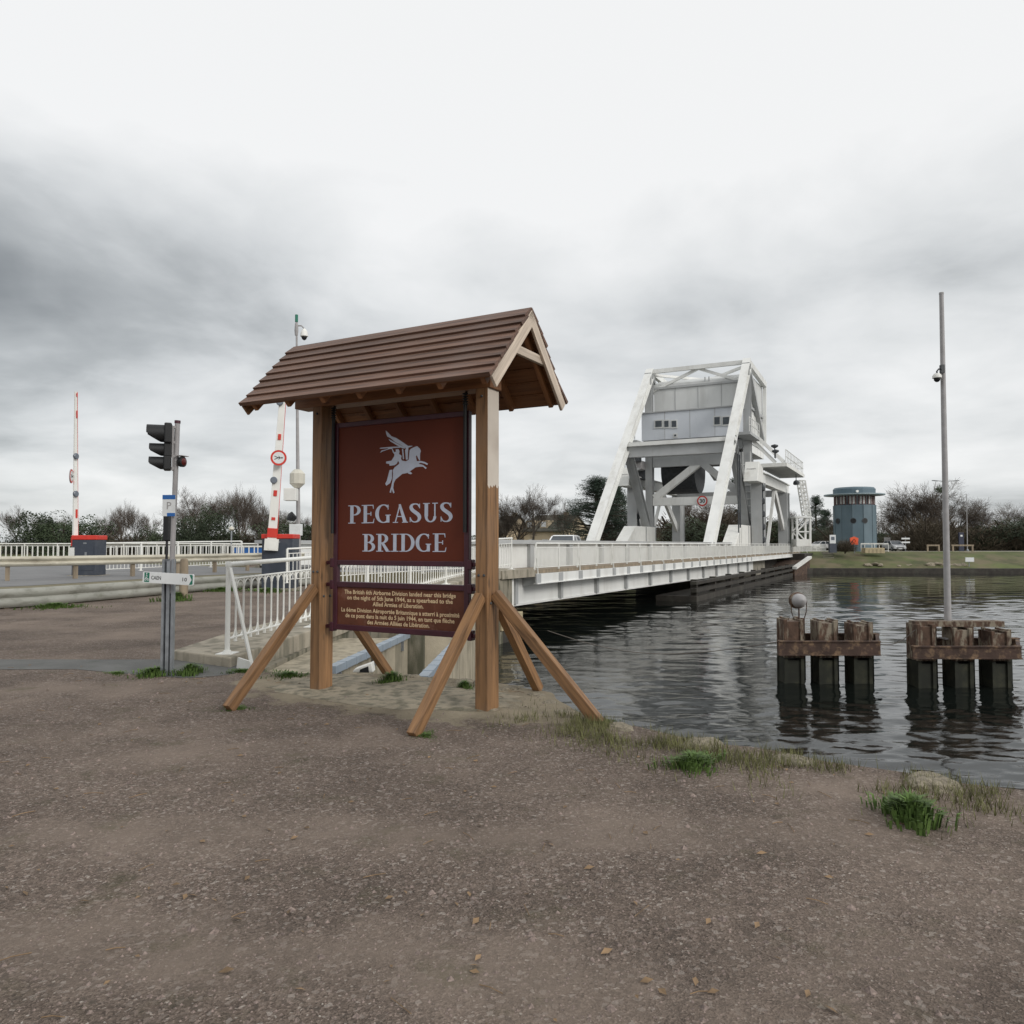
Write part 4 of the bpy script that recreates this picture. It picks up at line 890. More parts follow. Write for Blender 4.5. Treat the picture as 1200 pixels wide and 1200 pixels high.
k = atY(342, 606, 30.6); mb = MB(); mb.lathe(k, [(.12, -.15), (.2, .1), (.1, .15)], 10, V((-.6, -.6, .4))); obj('floodlight', mb, 'black', mt)
k = atY(347, 621, 30.7); mb = MB(); mb.box(k.x-.24, k.x+.24, k.y-.15, k.y+.1, k.z-.23, k.z+.23); obj('notice_box', mb, 'signwhite', mt, bevel=.02)
# blue skip and small things beyond the left railing
t = thing('waste_skip', 'blue metal skip behind the white picket railing at left', 'skip', (-21.5, 62, .5))
mb = MB(); p = atY(295, 644, 61.5); mb.prism([(p.x-1.1, 61, .6), (p.x+1.1, 61, .6), (p.x+1.35, 61, 1.45), (p.x-1.35, 61, 1.45)], (0, 1.6, 0)); obj('bin', mb, 'blue', t, bevel=.03)
mb = MB(); mb.box(p.x-1.42, p.x+1.42, 60.9, 60.98, 1.38, 1.5); obj('rim', mb, 'white', t)
for px in (132, 322):
    pass
t = thing('path_lamp', 'short pale lamp post standing among bare trees at left', 'lamp post', atz(271, 655, .5))
p = atY(271, 640, 56); p.z = .5; mb = MB(); mb.tube([p, p+Z*2.1], .06, 8); obj('pole', mb, 'galv', t); mb = MB(); mb.lathe(p+Z*2.1, [(.05, 0), (.2, .1), (.16, .25), (.03, .32)], 12); obj('lamp_head', mb, 'cream', t, smooth=True)

# ================================================================ SIGNPOST WITH SIGNALS
tp0 = V((-4.21, 9.47, 0)); lean = V((.062, 0, 3.13))
st = thing('traffic_light', 'grey signal pole with three black hooded lamps facing left', 'traffic light', tp0)
def TPp(h): return tp0+lean*(h/3.13)
mb = MB(); 
for x0, x1, y0, y1 in ((-.055, .055, .035, .047), (-.055, -.043, -.045, .035), (.043, .055, -.045, .035), (-.072, -.043, -.052, -.045), (.043, .072, -.052, -.045)):
    mb.box(tp0.x+x0, tp0.x+x1, tp0.y+y0, tp0.y+y1, -.05, 1.42)
mb.box(tp0.x-.02, tp0.x+.02, tp0.y-.044, tp0.y-.01, -.05, 1.4)
obj('channel_post', mb, 'galv', st)
mb = MB(); mb.tube([TPp(1.0), TPp(3.1)], .031, 14); obj('pole', mb, 'greymetal', st, smooth=True)
mb = MB(); mb.tube([TPp(3.1), TPp(3.135)], .036, 14); obj('pole_cap', mb, 'sign_maroon', st)
fd = V((-.93, -.36, 0)).normalized(); sx = V((fd.y, -fd.x, 0))
def head(zc, r, ln, parent):
    c = TPp(zc)+fd*.14
    mb = MB(); mb.frame_box(c, fd, sx, Z, -.085, .0, -r*1.12, r*1.12, -r*1.15, r*1.15); h = obj('lamp_housing', mb, 'black', parent, bevel=.015)
    mb = MB(); mb.lathe(c, [(r*.8, .0), (r*.86, .012), (r*.6, .03), (.01, .04)], 18, fd); obj('lens', mb, 'lensred' if zc > 2.8 else 'lensgreen', h, smooth=True)
    # open hood, cut away below
    mb = MB(); n = 22; vs = []
    for i in range(n+1):
        a = R(-80+340*i/n); dn = (1-math.sin(a))/2
        for rr, in ((r*1.0,), (r*.95,)):
            e = sx*math.cos(a)*rr+Z*math.sin(a)*rr
            vs += [c+e, c+e*.98+fd*(ln*(1-.8*max(0, dn-.52)/.48))]
    fs = []
    for i in range(n):
        k = i*4; fs += [(k, k+1, k+5, k+4), (k+2, k+6, k+7, k+3), (k+1, k+3, k+7, k+5)]
    mb.add(vs, fs); obj('hood', mb, 'black', h, smooth=True)
head(2.965, .108, .20, st); head(2.765, .078, .165, st); head(2.60, .078, .165, st)
mb = MB()
for z_ in (3.05, 2.86, 2.69, 2.54): mb.beam(TPp(z_), TPp(z_)+fd*.08, .05, .03)
mb.frame_box(TPp(2.79)+fd*.05, fd, sx, Z, -.02, .0, -.04, .04, -.28, .27)
obj('mounting_arm', mb, 'greymetal', st)
c = TPp(2.62)+V((.035, .0, 0)); rp_ = thing('repeater_lamp', 'small round repeater lamp on the right of the signal pole', 'signal lamp', c)
mb = MB(); mb.lathe(c, [(.03, -.0), (.062, .02), (.066, .065), (.05, .075)], 16, V((1, -.25, 0))); obj('housing', mb, 'black', rp_, smooth=True)
mb = MB(); mb.lathe(c+V((1, -.25, 0)).normalized()*.077, [(.048, -.002), (.03, .012), (.005, .016)], 14, V((1, -.25, 0))); obj('lens', mb, 'lensred', rp_, smooth=True)
mb = MB(); mb.frame_box(c, V((1, -.25, 0)).normalized(), V((.25, 1, 0)).normalized(), Z, .0, .09, -.07, .07, .068, .076); obj('hood', mb, 'greymetal', rp_)
# blue and white notice and the tall black lamp case behind
c = TPp(2.02)
t = thing('parking_notice', 'small white notice with blue bands clipped to the signal pole', 'notice', c)
o = atY(198, 592.5, 9.41); mb = MB(); mb.box(o.x-.078, o.x+.078, o.y-.004, o.y+.004, o.z-.13, o.z+.13); obj('plate', mb, 'signwhite', t)
mb = MB(); mb.box(o.x-.079, o.x+.079, o.y-.0062, o.y-.0045, o.z+.078, o.z+.131); mb.box(o.x-.02, o.x+.079, o.y-.0062, o.y-.0045, o.z-.131, o.z-.09); obj('blue_band', mb, 'blue', t)
mb = text_mb('P', .13, o+V((0, -.0064, -.045)), V((1, 0, 0)), Z); obj('letter', mb, 'greymetal', t)
mb = MB(); mb.box(o.x-.05, o.x+.05, o.y+.0045, TPp(2).y, o.z-.02, o.z+.02); obj('clip', mb, 'galv', t)
t = thing('hanging_lamp_case', 'tall narrow black case behind the signal pole below the blue notice', 'lamp case', (-12, 26.9, .5))
p = atY(195.5, 620, 24); mb = MB(); mb.box(p.x-.09, p.x+.09, 23.92, 24.12, p.z-.36, p.z+.42); obj('case', mb, 'black', t, bevel=.02)
mb = MB(); mb.tube([V((p.x, 24.02, .4)), V((p.x, 24.02, p.z-.34))], .04, 8); obj('pole', mb, 'black', t)
# direction sign
t = thing('direction_sign', 'small white direction sign with green cycle symbol and arrow on the signal post', 'direction sign', tp0+Z*1.25)
a0 = atY(170, 677, 9.44); a1 = atY(229, 677.5, 9.30)
xd = (a1-a0).normalized(); xd = V((xd.x, xd.y, -.045)).normalized(); yd = Z-xd*Z.dot(xd); yd.normalize(); nd = xd.cross(yd); 
if nd.y > 0: nd = -nd
ln = (a1-a0).length; hh = .066; o = V((a0.x, a0.y-.06, a0.z+.012))
mb = MB(); mb.prism([o+yd*-hh+xd*.01, o+yd*-hh+xd*(ln-.01), o+yd*(-hh+.01)+xd*ln, o+yd*(hh-.01)+xd*ln, o+yd*hh+xd*(ln-.01), o+yd*hh+xd*.01, o+yd*(hh-.01), o+yd*(-hh+.01)], -nd*.02); obj('plate', mb, 'signwhite', t)
n1_ = nd*.0008
mb = MB(); mb.add([o+n1_+xd*.022-yd*.058, o+n1_+xd*.092-yd*.058, o+n1_+xd*.092+yd*.058, o+n1_+xd*.022+yd*.058], [(0, 1, 2, 3)])
mb.add([o+n1_+xd*(ln-.055)+yd*.06, o+n1_+xd*(ln-.02)+yd*.06, o+n1_+xd*(ln-.008)+yd*.05, o+n1_+xd*(ln-.008)-yd*.05, o+n1_+xd*(ln-.02)-yd*.06, o+n1_+xd*(ln-.055)-yd*.06, o+n1_+xd*(ln-.022)], [(0, 1, 6), (1, 2, 6), (2, 3, 6), (3, 4, 6), (4, 5, 6)])
obj('green_field', mb, 'green', t)
mb = MB(); n2_ = nd*.002
for cxx in (.04, .074):
    for i in range(14):
        a = 2*math.pi*i/14; b = 2*math.pi*(i+1)/14; c0 = o+n2_+xd*cxx-yd*.028
        mb.add([c0+(xd*math.cos(a)+yd*math.sin(a))*.015, c0+(xd*math.cos(b)+yd*math.sin(b))*.015, c0+(xd*math.cos(b)+yd*math.sin(b))*.010, c0+(xd*math.cos(a)+yd*math.sin(a))*.010], [(0, 1, 2, 3)])
for p1, p2 in (((.04, -.028), (.055, .0)), ((.055, .0), (.074, -.028)), ((.04, -.028), (.052, .03)), ((.052, .03), (.068, .01))):
    mb.beam(o+n2_+xd*p1[0]+yd*p1[1], o+n2_+xd*p2[0]+yd*p2[1], .006, .0004, nd)
mb.lathe(o+n2_+xd*.054+yd*.043, [(.008, 0), (.008, .0004)], 10, nd)
obj('cycle_symbol', mb, 'signwhite', t)
mb = text_mb('CAEN', .062, o+n1_+xd*.115-yd*.022, xd, yd, 'LEFT', .0012, .135); obj('lettering', mb, 'signink', t)
mb = text_mb('10', .062, o+n1_+xd*(ln-.085)-yd*.022, xd, yd, 'RIGHT', .0012, .06); obj('lettering', mb, 'signink', t)
mb = MB(); mb.box(tp0.x-.075, tp0.x+.075, tp0.y-.058, tp0.y-.053, 1.17, 1.2); mb.box(tp0.x-.03, tp0.x+.03, o.y-.0, tp0.y-.058, 1.17, 1.2); obj('clamp', mb, 'galv', t)

# ================================================================ THE ROLLING LIFT BRIDGE
V1, V2 = 1.9, 12.85
br = thing('lifting_bridge', 'white steel rolling lift bridge with tall frame and grey counterweight crossing the canal', 'bridge', B(0, 0, .6))
UE = 45.0            # end of the moving leaf footway
# main girders: web, flanges, stiffeners
def girder(v, face):
    def zb(u): return -.86 - .0045*u
    vw = v+face*1.3; mb = MB(); us = [0, 12, 26, 40, 54]
    for a, b in zip(us[:-1], us[1:]):
        mb.add([B(a, vw-.03, zb(a)+.08), B(b, vw-.03, zb(b)+.08), B(b, vw-.03, .35), B(a, vw-.03, .35), B(a, vw+.03, zb(a)+.08), B(b, vw+.03, zb(b)+.08), B(b, vw+.03, .35), B(a, vw+.03, .35)], [(0, 1, 2, 3), (7, 6, 5, 4), (0, 4, 5, 1), (3, 2, 6, 7)])
        mb.beam(B(a, vw-face*.2, zb(a)+.04), B(b, vw-face*.2, zb(b)+.04), .6, .08)
    g = obj('main_girder', mb, 'steel', br)
    mb = MB(); mb.frame_box(B(0, v, 0), BD, BN, Z, 0, 62, -.03, .03, .56, 1.62); obj('parapet_web', mb, 'steel', g)
    mb = MB(); mb.beam(B(-.3, v, 1.72), B(64, v, 1.72), .62, .16); obj('top_flange', mb, 'steel2', g)
    for i in range(12):
        u = 1.2+i*4.5; mb = MB(); mb.frame_box(B(u, vw, 0), BD, BN, Z, -.12, .12, .035 if face > 0 else -.2, .2 if face > 0 else -.035, zb(u)+.08, .35); obj('stiffener', mb, 'steel2', g)
    for i in range(14):
        u = .8+i*4.5; mb = MB(); mb.frame_box(B(u, v, 0), BD, BN, Z, -.2, .2, .035 if face > 0 else -.2, .2 if face > 0 else -.035, .56, 1.62); obj('parapet_rib', mb, 'steel2', g)
girder(V1, -1); girder(V2, 1)
# deck with road surface and outer footways
mb = MB(); mb.frame_box(B(0, 0, 0), BD, BN, Z, 0, 80, V1+.05, V2-.05, .2, .6); obj('deck', mb, 'road', br)
mb = MB()
for i in range(15): mb.frame_box(B(1.5+i*3.6, 0, 0), BD, BN, Z, -.15, .15, V1+.05, V2-.05, -.5, .19)
obj('floor_beam', mb, 'steel2', br)
for sgn, v0, v1_ in ((1, -.05, V1-.05), (-1, V2+.05, V2+1.95)):
    mb = MB(); mb.frame_box(B(0, 0, 0), BD, BN, Z, 1.9, 88, v0, v1_, .42, .56); obj('footway', mb, 'post', br, label='rusty brown edge of the footway')
    ve = v0-.04 if sgn == 1 else v1_+.04
    mb = MB(); mb.frame_box(B(0, ve, 0), BD, BN, Z, 1.9, 88, -.03, .03, .03, .41); mb.frame_box(B(0, ve, 0), BD, BN, Z, 1.9, 88, -.09, .09, -.01, .03); obj('fascia', mb, 'steel', br)
    for i in range(22):
        u = 2.1+i*2.25; mb = MB(); vi = V1-1.35 if sgn == 1 else V2+1.35
        mb.prism([B(u-.09, ve, .40), B(u-.09, ve, .03), B(u-.09, vi, -.12), B(u-.09, vi, .40)], BD*.18)
        mb.frame_box(B(u, ve-.035*sgn, 0), BD, BN, Z, -.22, .22, -.02, .02, .03, .40); obj('bracket', mb, 'steel2', br)
# approach footway between abutment and leaf
mb = MB(); mb.frame_box(B(0, 0, 0), BD, BN, Z, -1.0, 1.86, -.1, V1-.4, .3, .62); obj('fixed_footway', mb, 'concrete', br)
def leaf_rail(ve, nm, u0, u1, flare=0):
    P = []
    k = 16
    for i in range(k+1):
        u = u0+(u1-u0)*i/k; P.append(B(u, ve-flare*max(0, (u-78)/20)**2, .56))
    t = obj('footway_railing', MB().tube([p+Z*1.08 for p in P], .035, 8), 'white', br, smooth=True)
    mb = MB(); mb.tube([p+Z*.9 for p in P], .018, 6); mb.tube([p+Z*.1 for p in P], .02, 6); obj('cross_rail', mb, 'white', t)
    T = plen(P); mb = MB(); n = int(T/.125)
    for i in range(n):
        p, d = pat(P, (i+.5)*.125); mb.beam(p+Z*.1, p+Z*.9, .022, .022, d)
    obj('baluster', mb, 'white', t)
    n = int(T/2.25); 
    for i in range(n+1):
        p, d = pat(P, min(T-.01, i*2.25)); mb = MB()
        if i % 2: mb.beam(p+d*.0, p+Z*1.08, .055, .055, d)
        else: mb.beam(p-d*.16, p+Z*1.08, .05, .05, d); mb.beam(p+d*.16-Z*.15, p+Z*.5+d*.05, .05, .05, d)
        obj('post', mb, 'white', t)
leaf_rail(-.09, 'a', 1.95, 96, 3.0); leaf_rail(V2+1.99, 'b', 1.95, 80)
# ---- tower frame, both planes
def uz(x, y, v=V1): return buz(x, y, v)
up1 = {}
fr = dict(base=uz(829, 637), apex=uz(876, 424), pt=uz(877, 436), pb=uz(877.5, 637), d1=uz(893.5, 516), rt=uz(896, 451), rb=uz(896, 520), s0=uz(857.5, 516), s1=uz(875, 617))
print({k: (round(a, 1), round(b, 1)) for k, (a, b) in fr.items()})
ZA = fr['apex'][1]; UA = fr['apex'][0]
up_ = fr['pb'][0]
for v in (V1, V2):
    def q(k, dv=0, dz=0): return B(fr[k][0], v+dv, fr[k][1]+dz)
    mb = MB(); mb.ibeam(B(fr['base'][0]-.2, v, .55), q('apex'), .85, 1.0, BD, .09); mb.beam(B(fr['base'][0]-.2, v, .55), q('apex'), .45, .8, BD); obj('inclined_beam', mb, 'steel', br)
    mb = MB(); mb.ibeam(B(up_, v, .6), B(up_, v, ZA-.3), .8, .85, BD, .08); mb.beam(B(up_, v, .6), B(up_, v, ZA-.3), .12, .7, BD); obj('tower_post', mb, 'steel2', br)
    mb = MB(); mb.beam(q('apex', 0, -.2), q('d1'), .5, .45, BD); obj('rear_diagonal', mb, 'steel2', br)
    mb = MB(); mb.beam(q('apex', 0, .0), q('rt'), .6, .5, BD); obj('top_chord', mb, 'steel', br)
    mb = MB(); mb.beam(q('rt'), q('rb'), .4, .4, BD); obj('rear_post', mb, 'steel', br)
    mb = MB(); mb.ibeam(q('s0', 0, .3), q('s1'), .8, .8, BD, .08); mb.beam(q('s0'), q('s1'), .1, .7, BD); obj('lower_strut', mb, 'steel2', br)
    u0, _ = uz(849, 637); u1, zt = uz(861.5, 615); u2, _ = uz(877, 615)
    mb = MB(); mb.prism([B(u0, v-.65, .6), B(u1, v-.65, zt), B(u2, v-.65, zt), B(u2, v-.65, .6)], BN*1.3); obj('anchor_block', mb, 'white', br, bevel=.04)
    mb = MB(); mb.frame_box(B(u2, v, 0), BD, BN, Z, -.08, .06, -.7, .7, .6, zt+.15); mb.frame_box(B((u1+u2)/2, v, 0), BD, BN, Z, -.1, .1, -.7, .7, .6, zt-.05); obj('block_rib', mb, 'steel2', br)
    # rolling quadrant and hanger plates under the counterweight
    if v == V1: continue
    cu, cz = buz(783, 553, 12.0); rq = 2.7
    mb = MB(); mb.prism([B(cu, 8.2, cz+.8)]+[B(cu+rq*math.cos(R(a)), 8.2, cz+rq*math.sin(R(a))) for a in range(165, 376, 12)], BN*3.9); obj('counterweight_drum', mb, 'dark', br)
zc = fr['s0'][1]
mb = MB(); uc = fr['s0'][0]
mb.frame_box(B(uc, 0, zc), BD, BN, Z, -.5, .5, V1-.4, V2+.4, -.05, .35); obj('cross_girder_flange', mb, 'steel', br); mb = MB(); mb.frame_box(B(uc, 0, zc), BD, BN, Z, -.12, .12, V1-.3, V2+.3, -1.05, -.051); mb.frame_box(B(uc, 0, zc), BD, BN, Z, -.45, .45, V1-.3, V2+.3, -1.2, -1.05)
obj('cross_girder', mb, 'steel2', br)  # web and lower flange below the white top: shade painted in as grey
# portal between the tower posts
mb = MB()
for z0, z1 in ((12.0, 13.0), (10.4, 11.6)): mb.frame_box(B(up_, 0, 0), BD, BN, Z, -.35, .35, V1+.45, V2-.45, z0, z1)
obj('portal_girder', mb, 'steel2', br)
_, zp = uz(866, 587, 4); 
mb = MB(); mb.frame_box(B(up_, 0, 0), BD, BN, Z, -.42, .42, V1+.45, V2-.45, 6.0, 6.9); obj('portal_beam', mb, 'steel', br)
vm = (V1+V2)/2-.4
for s_ in (-1, 1):
    ve = V2-.6 if s_ > 0 else V1+.6
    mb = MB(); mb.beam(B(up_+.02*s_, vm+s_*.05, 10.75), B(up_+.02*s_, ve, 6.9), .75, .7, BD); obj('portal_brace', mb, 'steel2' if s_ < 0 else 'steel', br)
# top frame: cross beams and X bracing
mb = MB(); mb.beam(B(UA, V1, ZA), B(UA, V2, ZA), .4, .45); obj('top_beam', mb, 'steel', br)
mb = MB(); mb.beam(B(UA+.6, V1, ZA-2.35), B(UA+.6, V2, ZA-2.35), .4, .4); obj('top_beam', mb, 'steel', br)
vmid = (V1+V2)/2
for a, b in ((V1, vmid), (V2, vmid)):
    mb = MB(); mb.beam(B(UA+.3, a, ZA-2.3), B(UA+.3, b, ZA-.1), .3, .3); obj('top_brace', mb, 'steel', br)
ru, rz_ = fr['rt']
mb = MB(); mb.beam(B(ru, V1, rz_), B(ru, V2, rz_), .4, .4); obj('top_beam', mb, 'steel', br)
for a, b in ((V1, V2), (V2, V1)):
    mb = MB(); mb.beam(B(UA+.2, a, ZA-.3), B(ru-.2, b, rz_-.1), .3, .28); obj('top_brace', mb, 'steel', br)
# counterweight box with shallow pitched top
cw0, cw1 = up_+.9, ru
zb_ = 14.0; zt1 = ZA-1.95
mb = MB(); mb.add([B(cw0, V1+.3, zb_-2), B(cw1, V1+.3, zb_-2), B(cw1, V2-.3, zb_-2), B(cw0, V2-.3, zb_-2), B(cw0, V1+.3, zt1+.4), B(cw1, V1+.3, rz_-.3), B(cw1, V2-.3, rz_-.3), B(cw0, V2-.3, zt1+.4), B(cw0+2.2, V1+.3, ZA-.75), B(cw0+2.2, V2-.3, ZA-.75)],
    [(0, 3, 2, 1), (0, 4, 7, 3), (4, 8, 9, 7), (8, 5, 6, 9), (5, 1, 2, 6), (0, 1, 5, 8, 4), (3, 7, 9, 6, 2)]); cwo = obj('counterweight', mb, 'cweight', br)
mb = MB()
for k in range(1, 4): mb.frame_box(B(cw0, 0, 0), BD, BN, Z, -.05, -.0, V1+.3+k*2.6, V1+.36+k*2.6, 16.5, zt1)
mb.frame_box(B(cw0, 0, 0), BD, BN, Z, -.16, -.01, V1+.3, V2-.3, zt1-.15, zt1+.1)
for a in (0, .45): mb.frame_box(B(cw0, vmid-1.2+a, 0), BD, BN, Z, -.07, -.01, -.06, .06, zt1+.3, zt1+.8)
obj('panel_rib', mb, 'steel2', cwo)
mb = MB(); mb.frame_box(B(0, V1, 0), BD, BN, Z, cw0, ru, .22, .28, 12.0, 16.4); obj('side_panel', mb, 'steel', cwo)
mb = MB(); mb.frame_box(B(0, V1, 0), BD, BN, Z, cw0, ru, .12, .22, 16.9, 17.2); mb.frame_box(B(0, V1, 0), BD, BN, Z, cw0, ru, .12, .22, 12.9, 13.2); obj('side_rail', mb, 'steel2', cwo)
# machine room
h0 = up_-2.6
_, hz1 = buz(762, 485, V2-.2); _, hz0 = buz(762, 516, V2-.2); hz1, hz0 = 16.25, 13.2
mb = MB(); mb.frame_box(B(0, 0, 0), BD, BN, Z, h0, cw0-.01, V1+.35, V2+.1, hz0, hz1); hs = obj('machine_room', mb, 'house', br)
mb = MB(); mb.frame_box(B(0, 0, 0), BD, BN, Z, h0-.15, cw0-.01, V1+.2, V2+.25, hz1+.002, hz1+.12); obj('roof_edge', mb, 'steel2', hs)
for x0, x1, y0, y1 in ((767, 777, 492, 502), (777.5, 785, 492, 502), (786, 794, 492, 502), (836, 845, 487.5, 499), (846, 856, 487.5, 499), (789, 794, 508, 513)):
    n_ = -BD; p0 = B(h0, 0, 0); c0 = onplane(x0, (y0+y1)/2, p0, BD); c1 = onplane(x1, (y0+y1)/2, p0, BD); za = onplane((x0+x1)/2, y1, p0, BD).z; zb2 = onplane((x0+x1)/2, y0, p0, BD).z
    va = (c0-BO).dot(BN); vb = (c1-BO).dot(BN); lo, hi = min(va, vb), max(va, vb)
    mb = MB(); mb.frame_box(B(h0, 0, 0), BD, BN, Z, -.08, -.002, lo, hi, za, zb2); wn = obj('window_frame', mb, 'cweight', hs)
    mb = MB(); mb.frame_box(B(h0, 0, 0), BD, BN, Z, -.1, -.081, lo+.12, hi-.12, za+.15, zb2-.12); obj('pane', mb, 'glass', wn)
mb = MB()
for k in (2.9, 5.6, 8.4): mb.frame_box(B(h0, V1+k, 0), BD, BN, Z, -.02, -.001, -.03, .03, hz0, hz1)
obj('panel_seam', mb, 'steel2', hs)
# side platform at the foot of the machine room, railings
def rail_run(P, h, parent, n, nm='platform_railing'):
    mb = MB()
    for z_ in (h, h*.5): mb.tube([p+Z*z_ for p in P], .045, 5)
    T = plen(P)
    for i in range(n+1):
        p, d = pat(P, min(T-.001, T*i/n)); mb.tube([p, p+Z*h], .04, 5)
    obj(nm, mb, 'steel', parent)
mb = MB(); mb.frame_box(B(0, 0, 0), BD, BN, Z, up_-5, up_+1, V1-1.2, V1+.3, hz0-.35, hz0-.05); pf = obj('side_platform', mb, 'steel2', br)
rail_run([B(up_-4.9, V1-1.1, hz0-.05), B(up_+.9, V1-1.1, hz0-.05)], 1.5, pf, 6)
mb = MB(); mb.frame_box(B(0, 0, 0), BD, BN, Z, up_-4, up_-.6, V2+.2, V2+1.6, hz0-.3, hz0-.05); pf = obj('side_platform', mb, 'steel2', br)
rail_run([B(up_-3.9, V2+1.5, hz0-1.6), B(up_-2.6, V2+1.5, hz0), B(up_-.8, V2+1.5, hz0)], 1.3, pf, 5)
# rear track structure (right plane measured, left mirrored)
vt = .6
def tz(x, y): return buz(x, y, vt)
ta, tb = tz(883.5, 552), tz(921, 567)
c1a, c1b = tz(883, 558), tz(893.5, 558); c2a, c2b = tz(914.5, 570), tz(921.5, 570); ap = tz(907, 561); bl, brr = tz(898, 638), tz(924, 638)
zt0 = ta[1]
for v, sg_ in ((vt, 1), (V2+V1-vt, -1)):
    mb = MB(); mb.ibeam(B(ta[0]-1.4, v, zt0-.45), B(tb[0]+.6, v, zt0-.45), .9, 1.25, Z, .1); mb.beam(B(ta[0]-1.4, v, zt0-.45), B(tb[0]+.6, v, zt0-.45), .5, 1.0); obj('track_girder', mb, 'steel', br)
    mb = MB(); mb.prism([B(ta[0]-2.1, v-.7, zt0-1.2), B(ta[0]-.9, v-.7, zt0+.9), B(ta[0]+1.3, v-.7, zt0+.4), B(ta[0]+1.3, v-.7, zt0-1.2)], BN*1.4); obj('track_shoe', mb, 'white', br, bevel=.05)
    for a, b in ((c1a[0], c1b[0]), (c2a[0], c2b[0])):
        m_ = (a+b)/2; w_ = min(1.5, max(.9, (b-a)*.42)); mb = MB(); mb.frame_box(B(m_, v, 0), BD, BN, Z, -w_*.75, w_*.75, -.42, .42, .55, zt0-1.0); mb.frame_box(B(m_, v, 0), BD, BN, Z, -w_*.75-.06, -w_*.75, -.55, .55, .55, zt0-1.0); mb.frame_box(B(m_, v, 0), BD, BN, Z, w_*.75, w_*.75+.06, -.55, .55, .55, zt0-1.0); obj('column', mb, 'steel2', br)
    mb = MB(); mb.beam(B(ap[0], v, zt0-1.1), B(bl[0], v, .6), .3, .35, BD); mb.beam(B(ap[0], v, zt0-1.1), B(brr[0], v, .6), .35, .9, BD); obj('trestle_brace', mb, 'steel', br)
    mb = MB()
    for k in range(5): mb.lathe(B(ta[0]+2.0, v-.5, zt0-2.0-k*1.35), [(.1, 0), (.28, .12), (.28, .5), (.1, .7)], 8)
    mb.tube([B(ta[0]+2.0, v-.5, zt0-1), B(ta[0]+2.0, v-.5, .6)], .09, 6); obj('cable_drop', mb, 'dark', br)
mb = MB(); mb.frame_box(B(c2a[0]+.7, 0, 0), BD, BN, Z, -.3, .3, vt+.4, V2+V1-vt-.4, zt0-1.6, zt0-.8); obj('rear_cross_beam', mb, 'steel2', br)
# walkway alongside with stair lattice
w0u, wz = buz(886, 541, 1.2); w1u, _z = buz(942, 562, -1.9)
mb = MB(); wz -= .3; mb.frame_box(B(0, 0, 0), BD, BN, Z, w0u, w1u, -1.9, 1.0, wz-.18, wz); wk = obj('walkway', mb, 'steel2', br)
n = 12
for i in range(n):
    u = w0u+(w1u-w0u)*(i+.5)/n; mb = MB(); mb.frame_box(B(u, 0, 0), BD, BN, Z, -.08, .08, -1.9, 1.0, wz-.4, wz-.181); obj('joist', mb, 'steel', wk)
mb = MB(); mb.frame_box(B(0, -1.95, 0), BD, BN, Z, w0u, w1u, -.04, .04, wz-.35, wz+.05); mb.frame_box(B(w0u, 0, 0), BD, BN, Z, -.06, 0, -1.9, 1.0, wz-.35, wz+.05); obj('edge_beam', mb, 'white', wk)
rail_run([B(w0u+.2, -1.85, wz), B(w1u-.1, -1.85, wz), B(w1u-.1, vt-.3, wz)], 1.5, wk, 14)
mb = MB(); mb.beam(B(w0u+.3, -1.7, wz+.1), B(up_+.5, V1-1.1, hz0-.1), .12, .35, Z); mb.beam(B(w0u+.3, -.8, wz+.1), B(up_+.5, V1-.3, hz0-.1), .12, .35, Z); obj('stair', mb, 'steel', wk)
for a, b_ in ((906.5, 523), (907.5, 529)):
    uu, z_ = buz(a, b_, -1.5); mb = MB(); mb.tube([B(uu, -1.6, wz), B(uu, -1.6, z_)], .05, 6); mb.lathe(B(uu, -1.6, z_), [(.1, -.2), (.35, -.05), (.35, .1), (.05, .2)], 10); obj('floodlight', mb, 'dark', wk)
uu, z_ = buz(932, 568, -1.5); mb = MB(); mb.tube([B(uu, -1.6, wz-.3), B(uu, -1.6, wz-1.1)], .05, 6); mb.lathe(B(uu, -1.6, wz-1.3), [(.4, -.15), (.3, .1), (.1, .25)], 10, V((-.5, -.6, 1))); obj('floodlight', mb, 'dark', wk)
# lattice stair tower beside the end of the walkway
lt0 = V((B(w1u, -1.2, 0).x, B(w1u, -1.2, 0).y, .6))
lt = thing('lattice_tower', 'slim white lattice ladder tower standing on a braced frame at the walkway end', 'lattice tower', lt0)
Yt = lt0.y
def T_(x, y): return atY(x, y, Yt)
def latt(p0, p1, q0, q1, n, nm, r=.09, dep=.9):
    dv = V((0, dep, 0))
    for o_2 in (V((0, 0, 0)), dv):
        mb = MB(); mb.beam(p0+o_2, p1+o_2, r*1.6, r*1.6); obj('upright', mb, 'steel', lt)
        mb = MB(); mb.beam(q0+o_2, q1+o_2, r*1.6, r*1.6); obj('upright', mb, 'steel', lt)
    mb = MB()
    for o_2 in (V((0, 0, 0)), dv):
        for i in range(n):
            a = p0.lerp(p1, i/n); b = q0.lerp(q1, (i+1)/n); c_ = p0.lerp(p1, (i+1)/n); d_ = q0.lerp(q1, i/n)
            mb.beam(a+o_2, b+o_2, r, r) if i % 2 else mb.beam(d_+o_2, c_+o_2, r, r)
            mb.beam(c_+o_2, b+o_2, r, r)
    for i in range(n+1):
        for s0, s1 in ((p0, p1), (q0, q1)): a = s0.lerp(s1, i/n); mb.beam(a, a+dv, r, r)
    obj(nm, mb, 'steel', lt)
latt(T_(943.5, 604), T_(937, 563), T_(950, 604), T_(943.5, 563), 9, 'ladder_lattice')
latt(T_(934, 640), T_(934, 606), T_(949.5, 640), T_(949.5, 606), 2, 'base_lattice', .14, 1.6)
